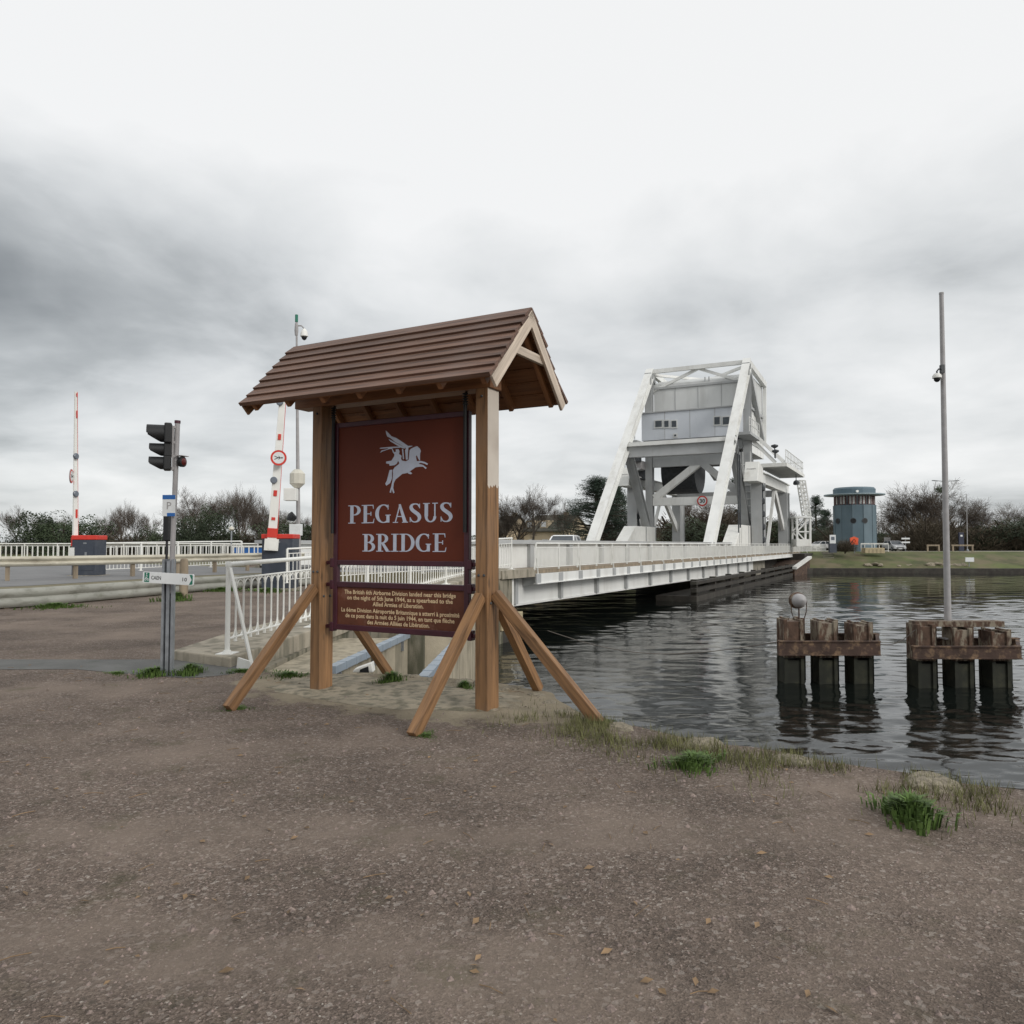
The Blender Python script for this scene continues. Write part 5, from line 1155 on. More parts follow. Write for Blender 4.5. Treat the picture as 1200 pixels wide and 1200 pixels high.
mb = MB(); a = T_(931.5, 606); b = T_(951, 606); mb.beam(a+V((0, .8, 0)), b+V((0, .8, 0)), 2.0, .2); obj('landing', mb, 'steel', lt)
mb = MB(); a = T_(933, 636); b = T_(950.5, 636); mb.beam(a+V((0, .8, 0)), b+V((0, .8, 0)), 1.9, .9); obj('machinery_box', mb, 'white', lt)
# 30 sign on the portal
c = onplane(823, 587, B(up_-.5, 0, 0), BD)
def thirty(mb, c, x, y, r): mb.add(*(lambda t: (t.v, t.f))(text_mb('30', r*1.05, c-y*r*.36, x, y, bold=.02)))
round_sign(None, 'small round red rimmed 30 speed sign on the white portal beam of the bridge', c, -BD, .58, thirty)

# small machinery platforms, ladders and plate joints that break up the steelwork
for px, py, w_, h_ in ((747, 546, 2.2, 1.0), (751, 556, 1.6, 1.3), (742, 539, 1.2, .5)):
    p = buz(px, py, V2+1.2); mb = MB(); mb.frame_box(B(p[0], V2+1.2, p[1]), BD, BN, Z, -w_/2, w_/2, -.8, .8, -h_/2, h_/2); obj('machinery_box', mb, 'greymetal' if w_ > 2 else 'dark', br, bevel=.05)
p = buz(744, 552, V2+1.9); mb = MB(); mb.frame_box(B(p[0], V2+1.9, p[1]), BD, BN, Z, -2.4, 2.4, -1.3, .5, -.1, .1); pf = obj('machinery_platform', mb, 'steel2', br)
rail_run([B(p[0]-2.3, V2+2.3, p[1]), B(p[0]+2.3, V2+2.3, p[1])], 1.2, pf, 5)
mb = MB()
for k in range(9): mb.frame_box(B(up_-.5, V1, 0), BD, BN, Z, -.1, .0, -.42, .42, 4.2+k*.75, 4.28+k*.75)
for s_ in (-.4, .4): mb.frame_box(B(up_-.5, V1+s_, 0), BD, BN, Z, -.12, -.04, -.04, .04, .6, 11.6)
obj('ladder', mb, 'steel', br)
for v in (V1, V2):
    mb = MB(); mb.frame_box(B(fr['base'][0]-.2, v, .5), BD, BN, Z, -1.1, .9, -.6, .6, 0, .35); obj('foot_plate', mb, 'steel2', br)
for v in (V1+1.6, V2-1.6, (V1+V2)/2):
    mb = MB(); mb.beam(B(up_+.5, v, 11.9), B(up_+9, v, 9.6), .35, .5, Z); obj('operating_strut', mb, 'steel2', br)
mb = MB(); mb.frame_box(B(0, 0, 0), BD, BN, Z, up_+.6, up_+8, V1+.8, V2-.8, 11.0, 11.9); obj('counterweight_underframe', mb, 'dark', br)
for px in (866, 868): 
    p = buz(px, 545, V1-.7); mb = MB(); mb.tube([B(p[0], V1-.6, .6), B(p[0], V1-.6, 10.5)], .07, 6); obj('cable_conduit', mb, 'dark', br)

# ---- abutment, pier, fenders
t = thing('bridge_abutment', 'white concrete abutment with stone ledge under the near end of the bridge', 'abutment', B(0, 2, -2))
mb = MB(); p = atY(590, 700, 29.2); mb.frame_box(B(0, 0, 0), BD, BN, Z, -.9, .42, .12, V2+1.5, -1.0, .28); obj('abutment_wall', mb, 'white', t, bevel=.03)
mb = MB(); mb.frame_box(B(0, 0, 0), BD, BN, Z, -1.0, .75, -.1, V2+2, -1.62, -1.01); obj('bearing_ledge', mb, 'yellowstone', t, bevel=.03)
mb = MB(); mb.frame_box(B(0, 0, 0), BD, BN, Z, -1.2, .6, -.0, V2+2, -3.2, -1.63); obj('footing', mb, 'fender', t)
def upx(x, v): return buz(x, 600, v)[0]
pr = thing('bridge_pier', 'dark masonry pier of the bridge with low fender beams in the canal', 'pier', B(50, 5, WL))
pu0 = upx(880, 1.0); pu1 = upx(906, 1.0)
mb = MB(); mb.frame_box(B(0, 0, 0), BD, BN, Z, pu0, pu0+7.5, .9, 13.5, -3, -.02); obj('masonry_block', mb, 'stone', pr, bevel=.05)
mb = MB(); mb.frame_box(B(0, 0, 0), BD, BN, Z, pu0+9, pu0+20, 1.5, 13.5, -3, -.02); obj('rear_block', mb, 'fender', pr)
fu0 = upx(838, -1.2)
mb = MB()
for z0, z1 in ((-1.0, -.8), (-1.5, -1.25)): mb.frame_box(B(0, 0, 0), BD, BN, Z, fu0-6, pu0+18, -1.3, -.9, z0, z1)
mb.frame_box(B(0, 0, 0), BD, BN, Z, fu0-6, pu0+18, -1.3, 1.4, -2.3, -1.75); obj('fender_beam', mb, 'fender', pr)
for i in range(9):
    u = fu0-5+i*(pu0+22-fu0)/9.; mb = MB(); mb.frame_box(B(u, 0, 0), BD, BN, Z, -.2, .2, -1.1, -.7, -3, -.7); obj('fender_pile', mb, 'fender', pr)
wg = thing('quay_wing', 'brown sheet pile quay corner with white sloping top at the far end of the bridge', 'quay wall', B(72, -2, WL))
a = atY(928, 680, 92); p0 = atY(931, 664, 90); p1 = atY(949, 655, 99)
mb = MB(); mb.prism([V((p0.x, p0.y, -3)), V((p0.x, p0.y, -1.3)), V((p1.x, p1.y, -.2)), V((p1.x, p1.y, -3))], (-3, 3, 0)); obj('sheet_wall', mb, 'rustbeam', wg)
mb = MB(); mb.beam(V((p0.x, p0.y, -1.15)), V((p1.x, p1.y, -.05)), .5, .3); obj('sloping_cap', mb, 'white', wg)
mb = MB(); mb.frame_box(B(0, 0, 0), BD, BN, Z, 78, 100, -1.6, 14, -2.9, .40); obj('approach_wall', mb, 'fender', wg)

# ================================================================ DOLPHINS in the water
def pile(mb, c, w_, d_, z0, z1):
    # hollow riveted box pile: four plates with proud corner angles
    x, y = c.x, c.y
    mb.box(x-w_/2, x+w_/2, y-d_/2, y+d_/2, z0, z1-.06)
    for sx_ in (-1, 1):
        for sy in (-1, 1): mb.box(x+sx_*w_/2-.045, x+sx_*w_/2+.045, y+sy*d_/2-.045, y+sy*d_/2+.045, z0, z1)
    for sx_ in (-1, 1): mb.box(x+sx_*w_/2-.025, x+sx_*w_/2+.025, y-d_/2+.05, y+d_/2-.05, z0, z1-.01)
def dolphin(label, xs, Yf, ytop, plat, group, rows=2, lamp=False, crossbeam=None):
    """xs: pixel x ranges of the front piles; Yf front depth; plat: (x0, x1, z0, z1)"""
    c0 = atY((xs[0][0]+xs[-1][1])/2, 780, Yf)
    t = thing('mooring_dolphin', label, 'dolphin', (c0.x, Yf+.6, WL), group)
    for i, (x0, x1) in enumerate(xs):
        pz = atY((x0+x1)/2, ytop[i], Yf).z; w_ = (x1-x0)/900*Yf-.08
        for k in range(rows):
            xc = atY((x0+x1)/2, 780, Yf).x; c = V((xc+k*(.95*xc/Yf+.05), Yf+.28+k*.95, 0)); mb = MB(); pile(mb, c, w_, .5, -1.42, pz-.05*k); pp_ = obj('pile', mb, 'rust', t, bevel=.012)
            mb = MB(); pile(mb, c, w_*1.01, .505, -3, -1.43); obj('pile_foot', mb, 'algae', pp_)
    x0, x1, y0a, y1a, y0b, y1b = plat
    A = V((atY(x0, y0a, Yf-.12).x, Yf-.12, atY(x0, y0a, Yf-.12).z)); Bp = V((atY(x1, y0b, Yf-.12).x, Yf-.12, atY(x0, y0a, Yf-.12).z)); hgt = (y1a-y0a)/900*Yf*.92
    skx = (A.x+Bp.x)/2/Yf*1.0+.05
    for dy in (0, 1.75):
        A_, B_ = A+V((dy*skx, 0, 0)), Bp+V((dy*skx, 0, 0)); A0, B0 = A, Bp; A, Bp = A_, B_
        mb = MB(); mb.ibeam(A+V((0, dy, -hgt/2)), Bp+V((0, dy, -hgt/2)), .16, hgt, Z, .03); mb.beam(A+V((0, dy-.03, -hgt/2)), Bp+V((0, dy-.03, -hgt/2)), .03, hgt*.9); obj('frame_beam', mb, 'rustbeam', t); A, Bp = A0, B0
    n = 2*len(xs)+1
    for i in range(n):
        p = A.lerp(Bp, (i+.02)/(n-1) if i < n-1 else .985); ok = True
        px_ = 600+900*(p.x/Yf)
        for (a, b) in xs:
            if a-1 < px_ < b+1: ok = False
        if not ok and 0 < i < n-1: continue
        mb = MB(); mb.beam(p+V((.09*skx, .09, -.08)), p+V((1.67*skx, 1.67, -.08)), .09, .12); obj('cross_piece', mb, 'rustbeam', t)
    for k in range(6):
        pass
    return t, A, Bp
Yd = 20.6
t1, A1, B1_ = dolphin('rusty three pile mooring dolphin nearer the bridge, round grey lamp above its left pile', [(919.5, 942), (960, 981), (1001, 1022)], Yd, [726, 728, 731], (912, 1031, 751, 769, 760, 778), 'rusty mooring dolphins')
t2, A2, B2_ = dolphin('rusty mooring dolphin at the right edge carrying the tall grey pole', [(1076, 1096.5), (1119, 1140), (1163, 1184)], 20.0, [732, 736, 740], (1069, 1196, 757, 773, 768, 784), 'rusty mooring dolphins')
mb = MB(); mb.beam(V((A2.x+.25, 20.35, -.48)), V((B2_.x-.2, 20.35, -.48)), .35, .14); obj('cap_beam', mb, 'rust', t2)
# lamp globe on the first dolphin
c = atY(936, 704, Yd+.4)
lm = thing('navigation_lamp', 'round weathered grey lamp with ochre cap above the leftmost rusty pile', 'lamp', c-Z*.5)
ax = V((.12, -1, .12)).normalized()
mb = MB(); mb.lathe(c, [(.0, .26), (.03, .25), (.12, .19), (.185, .08), (.20, -.02), (.17, -.12), (.08, -.2), (.0, -.21)], 20, ax); obj('lamp_shell', mb, 'greymetal', lm, smooth=True)
mb = MB(); mb.lathe(c-ax*.05+Z*.012, [(.205, -.11), (.225, -.09), (.225, .02), (.205, .04)], 24, ax); obj('lamp_rim', mb, 'rust', lm, smooth=True)
mb = MB()
for s_ in (-1, 1): mb.tube([c+V((s_*.215, 0, 0)), c+V((s_*.2, 0, -.3)), c+V((s_*.12, .0, -.56))], .013, 6)
mb.tube([c-Z*.2, c-Z*.56], .02, 6); obj('lamp_stand', mb, 'rustbeam', lm)
# mooring rope between the dolphins and toward the bridge
mb = MB(); p = V((B1_.x, Yd, -1.05)); q = V((A2.x+.2, 20.1, -.62)); mb.tube([p.lerp(q, i/12)-Z*(.16*math.sin(math.pi*i/12)) for i in range(13)], .012, 6)
tag(obj('mooring_rope', mb, 'rope', loc=p), 'frayed rope sagging between the two rusty dolphins', 'rope', 'mooring ropes over the canal')
mb = MB(); p = V((A1.x, Yd, -1.0)); q = B(1.5, -.1, -1.5)+V((.5, -3, 0)); mb.tube([p.lerp(q, i/20)-Z*(.55*math.sin(math.pi*i/20)) for i in range(21)], .014, 6)
tag(obj('mooring_rope', mb, 'rope', loc=p), 'long rope from the left dolphin toward the near bridge abutment', 'rope', 'mooring ropes over the canal')
# tall pole with dome camera
pb = atY(1111, 738, 20.45); pt = atY(1103.2, 345, 20.45)
mp_ = thing('camera_pole', 'tall grey pole with white dome camera standing on the right hand dolphin', 'pole', pb)
mb = MB(); mb.tube([pb-Z*.25, pt], .088, 16, r2=.055); obj('pole', mb, 'greymetal', mp_, smooth=True)
mb = MB(); mb.tube([pt, pt+Z*.05], .06, 12); mb.frame_box(pb, V((1, 0, 0)), V((0, 1, 0)), Z, -.16, .16, -.16, .16, -.24, -.2); obj('pole_fitting', mb, 'greymetal', mp_)
c = atY(1106, 432.5, 20.35); d = atY(1098, 440, 20.35)
mb = MB(); mb.box(c.x-.09, c.x+.0, 20.3, 20.4, c.z-.11, c.z+.11); mb.tube([c, V((d.x+.05, 20.35, c.z)), V((d.x, 20.35, c.z-.06)), V((d.x, 20.35, d.z))], .022, 8); obj('camera_arm', mb, 'dark', mp_, smooth=True)
mb = MB(); mb.lathe(d, [(.02, .06), (.07, .05), (.115, -.01), (.115, -.07), (.09, -.075)], 18); obj('camera_housing', mb, 'white', mp_, smooth=True)
mb = MB(); mb.lathe(d, [(.08, -.076), (.075, -.13), (.04, -.17), (.005, -.18)], 16); obj('camera_dome', mb, 'black', mp_, smooth=True)

# ================================================================ FAR BANK: control tower and its surroundings
TY = 108.0
def FB(x, Y, z=.62): p = atY(x, 640, Y); return V((p.x, Y, z))
tc_ = FB(1002, TY+3.2); tw = thing('control_tower', 'round blue-grey bridge control tower with glazed top floor and three portholes', 'control tower', tc_)
rt_ = 2.85; zt_w = atY(1003, 591, TY).z; zgl1 = atY(1003, 580, TY).z; ztop_ = atY(1003, 571.5, TY).z
def facet(n, r, z0, z1, a0=0): return [V((tc_.x+r*math.cos(a0+2*math.pi*i/n), tc_.y+r*math.sin(a0+2*math.pi*i/n), 0)) for i in range(n)]
M['joint'] = mat('tower_joint_strip', (.06, .095, .115), .6)
NP = 12; A0_ = R(-90)-math.pi/12*0
mb = MB(); ring = facet(NP, rt_, 0, 0, A0_); mb.prism([p+Z*.3 for p in ring], Z*(zt_w-.3)); body = obj('wall', mb, 'tower', tw)
for i in range(NP):
    mb = MB(); p = ring[i]; mb.beam(p+Z*.3, p+Z*(zt_w-.02), .07, .07); obj('panel_joint', mb, 'joint', body)
mb = MB(); mb.prism([p+Z*zt_w for p in facet(NP, rt_-.18, 0, 0, A0_)], Z*(zgl1-zt_w)); gl = obj('glazing', mb, 'glass', tw)
M['winred'] = M['x'] = mat('dark_red_window_frames', (.10, .035, .03), .5)
for i in range(NP):
    a, b = facet(NP, rt_-.16, 0, 0, A0_)[i], facet(NP, rt_-.16, 0, 0, A0_)[(i+1) % NP]
    mb = MB()
    for k in (0, .33, .66): c = a.lerp(b, k); mb.beam(c+Z*zt_w, c+Z*zgl1, .12, .12)
    obj('mullion', mb, 'winred', gl)
M['blind'] = mat('pale_window_blind', (.55, .56, .55), .6)
for i in range(NP):
    a, b = facet(NP, rt_-.165, 0, 0, A0_)[i], facet(NP, rt_-.165, 0, 0, A0_)[(i+1) % NP]
    for k in (.04, .37, .7):
        if (i*3+int(k*3)) % 3 == 1: continue
        p = a.lerp(b, k); q = a.lerp(b, k+.25); mb = MB(); mb.add([p+Z*(zt_w+.15), q+Z*(zt_w+.15), q+Z*(zgl1-.15), p+Z*(zgl1-.15)], [(0, 1, 2, 3)]); obj('blind', mb, 'blind', gl)
mb = MB(); mb.lathe(V((tc_.x, tc_.y, zgl1)), [(rt_, .0), (rt_+1.25, .10), (rt_+1.25, .26), (rt_, .3)], 36); obj('canopy_rim', mb, 'tower_rim', tw)
mb = MB(); mb.lathe(V((tc_.x, tc_.y, zgl1+.3)), [(rt_-.02, 0), (rt_+.02, ztop_-zgl1-.35), (rt_-.2, ztop_-zgl1-.1), (0.01, ztop_-zgl1+.1)], 24); obj('roof_drum', mb, 'tower', tw)
for px in (990.5, 1002.5, 1015):
    dx = atY(px, 610, TY).x-tc_.x; dy = -math.sqrt(max(.1, (rt_*.99)**2-dx*dx)); n_ = V((dx, dy, 0)).normalized(); c = V((tc_.x, tc_.y, atY(px, 610, TY).z))+n_*(rt_*.985)
    mb = MB(); mb.lathe(c, [(.40, -.1), (.40, .07), (.33, .07)], 18, n_); pt_ = obj('porthole_frame', mb, 'tower_rim' if 0 else 'dark', body)
    mb = MB(); mb.lathe(c+n_*.075, [(.32, 0), (.32, .01)], 18, n_); obj('pane', mb, 'black', pt_)
mb = MB()
for k in range(6): 
    z_ = zt_w-1.0-k*.9; mb.tube([V((tc_.x+rt_+.0, tc_.y-.3, z_)), V((tc_.x+rt_+.45, tc_.y-.3, z_-.2)), V((tc_.x+rt_+.1, tc_.y-.3, z_-.75))], .05, 5)
obj('ladder', mb, 'dark', tw)
mb = MB(); p = FB(1005, TY-1, 0); c = atY(1005.5, 575.5, TY); mb.lathe(V((c.x, tc_.y-rt_-.1, c.z)), [(.18, -.1), (.18, .1)], 10, V((0, -1, 0))); obj('wall_lamp', mb, 'white', tw)

# small things on the far quay
t = thing('lifebuoy_station', 'orange lifebuoy board with ring on the far quay in front of the tower', 'lifebuoy', FB(1001, 104, .62)); c = atY(1001, 634, 104)
mb = MB(); mb.tube([V((c.x, 104, .4)), V((c.x, 104, c.z-.4))], .06, 6); obj('pole', mb, 'galv', t)
mb = MB(); mb.prism([V((c.x-.5, 103.95, c.z-.5)), V((c.x+.5, 103.95, c.z-.5)), V((c.x+.55, 103.95, c.z+.4)), V((c.x, 103.95, c.z+.6)), V((c.x-.55, 103.95, c.z+.4))], (0, .15, 0)); obj('board', mb, 'orange', t)
mb = MB(); mb.tube([c+V((math.cos(a)*.22, -.08, math.sin(a)*.22)) for a in [2*math.pi*i/16 for i in range(17)]], .05, 6); obj('ring', mb, 'orange', t)
c0, c1 = FB(1013, 104), FB(1036, 104); z1 = atY(1025, 642, 104).z
t = thing('ochre_bench_box', 'long pale ochre box low on the far quay edge beside the tower', 'box', c0)
mb = MB(); mb.box(c0.x, c1.x, 103.8, 105, .4, max(z1, 1.0)); obj('casing', mb, 'yellowstone', t, bevel=.04)
mb = MB()
for k in range(1, 5): x = c0.x+(c1.x-c0.x)*k/5; mb.box(x-.03, x+.03, 103.76, 103.79, .4, .98)
obj('seam', mb, 'post', t)
bar_rail('quay_railing', 'thin pale railing between the tower and the parked cars on the far quay', [FB(1009, 105.4), FB(1041, 105.4)], 1.1, 1.0, 2, br=.03, rr=.05)
def bench(x0, x1, Y, label):
    a, b = FB(x0, Y), FB(x1, Y); t = thing('wooden_bench_rail', label, 'barrier', a, 'low timber barriers on the far quay')
    mb = MB(); mb.beam(a+Z*.85, b+Z*.85, .12, .22); obj('rail', mb, 'post', t)
    for k in (.06, .94): p = a.lerp(b, k); mb = MB(); mb.beam(p, p+Z*.75, .18, .18, V((1, 0, 0))); obj('post', mb, 'post', t)
bench(1086, 1101, 108, 'left low timber barrier on the far quay, beside the big brown bush')
bench(1115, 1141, 108, 'right low timber barrier on the far quay, behind the grey camera pole')
def totem(x, Y, w_, zt, label, m_, nm='notice_totem', cat='totem'):
    a = FB(x, Y); t = thing(nm, label, cat, a); h = atY(x, zt, Y).z
    mb = MB(); mb.box(a.x-w_/2, a.x+w_/2, Y-.1, Y+.1, .6, h); obj('panel', mb, m_, t, bevel=.03)
    mb = MB(); mb.box(a.x-w_*.2, a.x+w_*.2, Y-.115, Y-.102, h-.6, h-.35); obj('emblem', mb, 'signwhite', t)
M['navy'] = mat('navy_panel', (.015, .02, .045), .5)
totem(1126.5, 112, .75, 624, 'slim dark navy information totem behind the timber barrier', 'navy')
t = thing('notice_board', 'white notice board with dark bin below it left of the tower', 'notice board', FB(976, 103)); c = atY(976, 632, 103)
mb = MB(); mb.box(c.x-.4, c.x+.4, 103, 103.1, c.z-.55, c.z+.6); obj('board', mb, 'signwhite', t)
mb = MB(); mb.box(c.x-.22, c.x+.22, 102.97, 102.99, c.z-.1, c.z+.35); obj('poster', mb, 'greydisc', t)
mb = MB(); mb.box(c.x-.5, c.x+.4, 102.8, 103.3, .5, c.z-.6); obj('bin', mb, 'cab', t)
for px, Y in ((1133.5, 112),):
    t = thing('flag_mast', 'slim pale mast beside the blue totem on the far quay', 'mast', FB(px, Y)); mb = MB(); mb.tube([FB(px, Y), atY(px-.8, 579, Y)], .07, 8, r2=.04); obj('pole', mb, 'greymetal', t)
    mb = MB(); mb.lathe(FB(px, Y), [(.2, 0), (.2, .15), (.1, .3)], 10); obj('base', mb, 'galv', t)
t = thing('double_street_lamp', 'grey street lamp with two flat arms behind the camera pole', 'street lamp', FB(1108, 122)); pt = atY(1108, 564, 122)
mb = MB(); mb.tube([FB(1108, 122), pt], .11, 8, r2=.07); obj('pole', mb, 'galv', t)
for s_ in (-1, 1): mb = MB(); mb.beam(pt, pt+V((s_*1.8, 0, .1)), .1, .08); mb.beam(pt+V((s_*1.2, 0, .05)), pt+V((s_*2.1, 0, .12)), .3, .1); obj('lamp_head', mb, 'dark', t)
t = thing('road_signpost', 'small crossed finger signs on a post between the parked cars and brown bush', 'signpost', FB(1061, 112)); c = atY(1061, 632, 112)
mb = MB(); mb.tube([FB(1061, 112), c+Z*.4], .05, 6); obj('pole', mb, 'galv', t)
for k in (0, -.55): mb = MB(); mb.box(c.x-.6, c.x+.6, 111.9, 111.95, c.z+k, c.z+k+.22); obj('finger_board', mb, 'signwhite', t)
t = thing('road_sign_board', 'pale square road board beside the parked car on the far bank', 'road sign', FB(1040, 118)); c = atY(1040, 634, 118)
mb = MB(); mb.box(c.x-.48, c.x+.48, 118, 118.06, c.z-.5, c.z+.55); obj('board', mb, 'greymetal', t); mb = MB(); mb.tube([FB(1040, 118.1), c+V((0, .1, 0))], .05, 6); obj('pole', mb, 'galv', t)
t = thing('bank_plate', 'white rectangular plate fixed low on the far grass bank at right', 'plate', atY(1136, 656, 99)); c = atY(1136, 656, 99)
mb = MB(); mb.box(c.x-.55, c.x+.55, 98.9, 99, c.z-.25, c.z+.3); obj('plate', mb, 'signwhite', t); mb = MB(); mb.tube([c-Z*.9+V((0, .1, 0)), c+V((0, .1, 0))], .05, 6); obj('pole', mb, 'galv', t)
# stone steps on the bank below the bridge corner
t = thing('bank_steps', 'dark stone steps going down the far bank beside the bridge corner', 'steps', FB(971, 104, 0)); 
for i in range(9):
    y = 99.6+i*.85; z_ = -1.35+i*.24; a = atY(965, 650, y); b = atY(977, 650, y); mb = MB(); mb.box(a.x, b.x, y, y+.85, z_-.4, z_); obj('step', mb, 'stone', t)
# bank stones
for i, (px, py, r) in enumerate([(1018, 664, .35), (1026, 662.5, .3), (1032, 664.5, .4), (1092, 664, .5), (1099, 663, .45), (1106, 665, .4), (1112, 663.5, .35), (1121, 665, .45), (1129, 664, .4), (1055, 666, .3), (1066, 665, .3)]):
    o = protos[i % 4].copy(); C.objects.link(o); p = atY(px, py, 99.7); o.location = (p.x, 99.9, -1.15+(665-py)*.09); o.scale = (r*1.5, r, r*1.2); o.rotation_euler = (.2, 0, i*2.2)
    tag(o, 'pale stone at the foot of the far grass bank', 'stone', 'pale stones along the far bank')

# ---- cars
def car(label, o, yaw, paint, L_=4.2, W_=1.76, H=1.5, group=None):
    t = thing('car', label, 'car', o, group); a = V((math.cos(yaw), math.sin(yaw), 0)); b = V((-a.y, a.x, 0)); o = V(o)
    def P(x, y, z): return o+a*x+b*y+Z*z
    prof = [(-2.05, .35), (-2.08, .75), (-1.95, .98), (-1.6, 1.02), (-1.35, 1.05), (-.2, 1.08), (1.2, .98), (1.85, .82), (2.1, .62), (2.1, .32)]
    sc = L_/4.2
    mb = MB(); n = len(prof)
    rows = [(-W_/2*.93, .97), (-W_/2, .9), (W_/2, .9), (W_/2*.93, .97)]
    vs = [P(x*sc, y, z*(H/1.5)) for y, k in ((-W_/2, 1), (W_/2, 1)) for x, z in prof]
    mb.add(vs, [tuple(range(n))[::-1], tuple(range(n, 2*n))]+[(i, (i+1) % n, (i+1) % n+n, i+n) for i in range(n)]); bd = obj('body', mb, paint, t, bevel=.07)
    # glasshouse
    g0 = [(-1.9, 1.0), (-1.55, 1.42), (-1.1, 1.5), (.05, 1.5), (.45, 1.43), (1.2, .98)]
    mb = MB(); n = len(g0); vs = [P(x*sc, s_*(W_/2*.94-(z-1.0)*.32), z*(H/1.5)) for s_ in (-1, 1) for x, z in g0]
    mb.add(vs, [tuple(range(n))[::-1], tuple(range(n, 2*n))]+[(i, (i+1) % n, (i+1) % n+n, i+n) for i in range(n)]); obj('windows', mb, 'glass', t)
    mb = MB(); r0 = [(-1.6, 1.425), (-1.1, 1.51), (.05, 1.51), (.47, 1.44)]
    n = 4; vs = [P(x*sc, s_*(W_/2*.94-(z-1.0)*.30), z*(H/1.5)+.015) for s_ in (-1, 1) for x, z in r0]; mb.add(vs, [(0, 1, 5, 4), (1, 2, 6, 5), (2, 3, 7, 6)]); mb.prism([P(x*sc, -W_/2*.80, z*(H/1.5)+.01) for x, z in r0], b*(W_*.80)); obj('roof', mb, paint, t)
    for s_ in (-1, 1):
        for (x0, z0), (x1, z1) in (((1.2, .98), (.45, 1.44)), ((-.25, 1.04), (-.3, 1.49)), ((-1.9, 1.0), (-1.5, 1.44))):
            y0 = s_*(W_/2*.95-(z0-1)*.32); y1 = s_*(W_/2*.95-(z1-1)*.32); mb = MB(); mb.beam(P(x0*sc, y0, z0*(H/1.5)), P(x1*sc, y1, z1*(H/1.5)), .08, .06, a); obj('pillar', mb, paint, t)
        for x in (-1.3, 1.35):
            mb = MB(); mb.lathe(P(x*sc, s_*(W_/2-.1), .32), [(.2, -.1), (.32, -.1), (.33, 0), (.32, .11), (.2, .12)], 20, b*s_); wh = obj('wheel', mb, 'rubber', t, smooth=True)
            mb = MB(); mb.lathe(P(x*sc, s_*(W_/2-.1), .32), [(.19, .121), (.17, .13), (.02, .12)], 12, b*s_); obj('rim', mb, 'galv', wh)
        mb = MB(); mb.lathe(P(2.02*sc, s_*.62, .68*(H/1.5)), [(.12, 0), (.13, .07), (.05, .12)], 12, a); obj('headlight', mb, 'signwhite', t)
        mb = MB(); mb.frame_box(P(.75*sc, s_*(W_/2+.09), 1.02), a, b, Z, -.06, .06, -.09, .09, -.06, .08); obj('mirror', mb, 'black', t)
    mb = MB(); mb.frame_box(P(2.1*sc, 0, .5), a, b, Z, 0, .03, -.5, .5, -.1, .06); obj('grille', mb, 'black', t)
    mb = MB(); mb.frame_box(P(2.11*sc, 0, .36), a, b, Z, .02, .035, -.26, .26, -.06, .06); obj('number_plate', mb, 'signwhite', t)
c = B(19.5, 6.3, .6); car('white car driving over the bridge toward the camera, seen above the white parapet', c, math.atan2(-BD.y, -BD.x)+.22, 'carwhite', H=1.58)
c = FB(1047.5, 114, .62); car('dark silver car parked nose on beside the control tower', c, R(-93), 'carsilver')
c = FB(962, 126, .62); car('small pale car behind the lattice tower at the bridge end', c, R(200), 'carwhite')

# ---- houses
def house(label, x0, x1, Y, yr, yeave, depth, gable_side=1, dormer=None, yaw=R(-8)):
    a = FB(x0, Y, .4); b = FB(x1, Y, .4); zr_ = atY((x0+x1)/2, yr, Y+depth/2).z; ze = atY((x0+x1)/2, yeave, Y).z; Wd = b.x-a.x
    t = thing('house', label, 'house', a); ax = V((math.cos(yaw), math.sin(yaw), 0)); ay = V((-ax.y, ax.x, 0))
    def P(x, y, z): return V((a.x, a.y, 0))+ax*x+ay*y+Z*z
    mb = MB(); mb.prism([P(0, 0, .3), P(0, depth, .3), P(0, depth, ze), P(0, depth/2, zr_-.15), P(0, 0, ze)], ax*Wd); obj('wall', mb, 'render', t)
    mb = MB()
    for s_ in (0, 1):
        y0 = -.4 if s_ == 0 else depth+.4; dz = (zr_-ze)/(depth/2)*.4
        p = [P(-.3, y0, ze-dz), P(-.3, depth/2, zr_), P(-.3, depth/2, zr_+.22), P(-.3, y0, ze-dz+.22)]; mb.prism(p, ax*(Wd+.6))
    rf = obj('roof', mb, 'roof', t)
    if dormer:
        for dxx in dormer:
            cx_ = FB(dxx, Y).x-a.x; z_ = ze+.35; mb = MB(); mb.prism([P(cx_-.8, -.1+.5, z_), P(cx_+.8, -.1+.5, z_), P(cx_+.8, .4, z_+1.5), P(cx_-.8, .4, z_+1.5)], ay*2.4); dm = obj('dormer', mb, 'render', t)
            mb = MB(); mb.prism([P(cx_-.5, .36, z_+.3), P(cx_+.5, .36, z_+.3), P(cx_+.5, .36, z_+1.25), P(cx_-.5, .36, z_+1.25)], -ay*.04); obj('window', mb, 'signwhite', dm)
    for k in (.2, .55, .8):
        mb = MB(); mb.prism([P(Wd*k-.6, -.03, 1.4), P(Wd*k+.6, -.03, 1.4), P(Wd*k+.6, -.03, 2.5), P(Wd*k-.6, -.03, 2.5)], -ay*.05); wf = obj('window', mb, 'signwhite', t)
        mb = MB(); mb.prism([P(Wd*k-.5, -.09, 1.5), P(Wd*k+.5, -.09, 1.5), P(Wd*k+.5, -.09, 2.4), P(Wd*k-.5, -.09, 2.4)], -ay*.02); obj('pane', mb, 'glass', wf)
    mb = MB(); mb.frame_box(P(Wd*.75, depth/2, zr_-.3), ax, ay, Z, -.35, .35, -.35, .35, 0, 1.0); obj('chimney', mb, 'render', rf)
house('long cream house with dark tiled roof and small dormer behind the white car', 614, 668, 140, 605.5, 622, 9, dormer=[640, 620], yaw=R(-35))
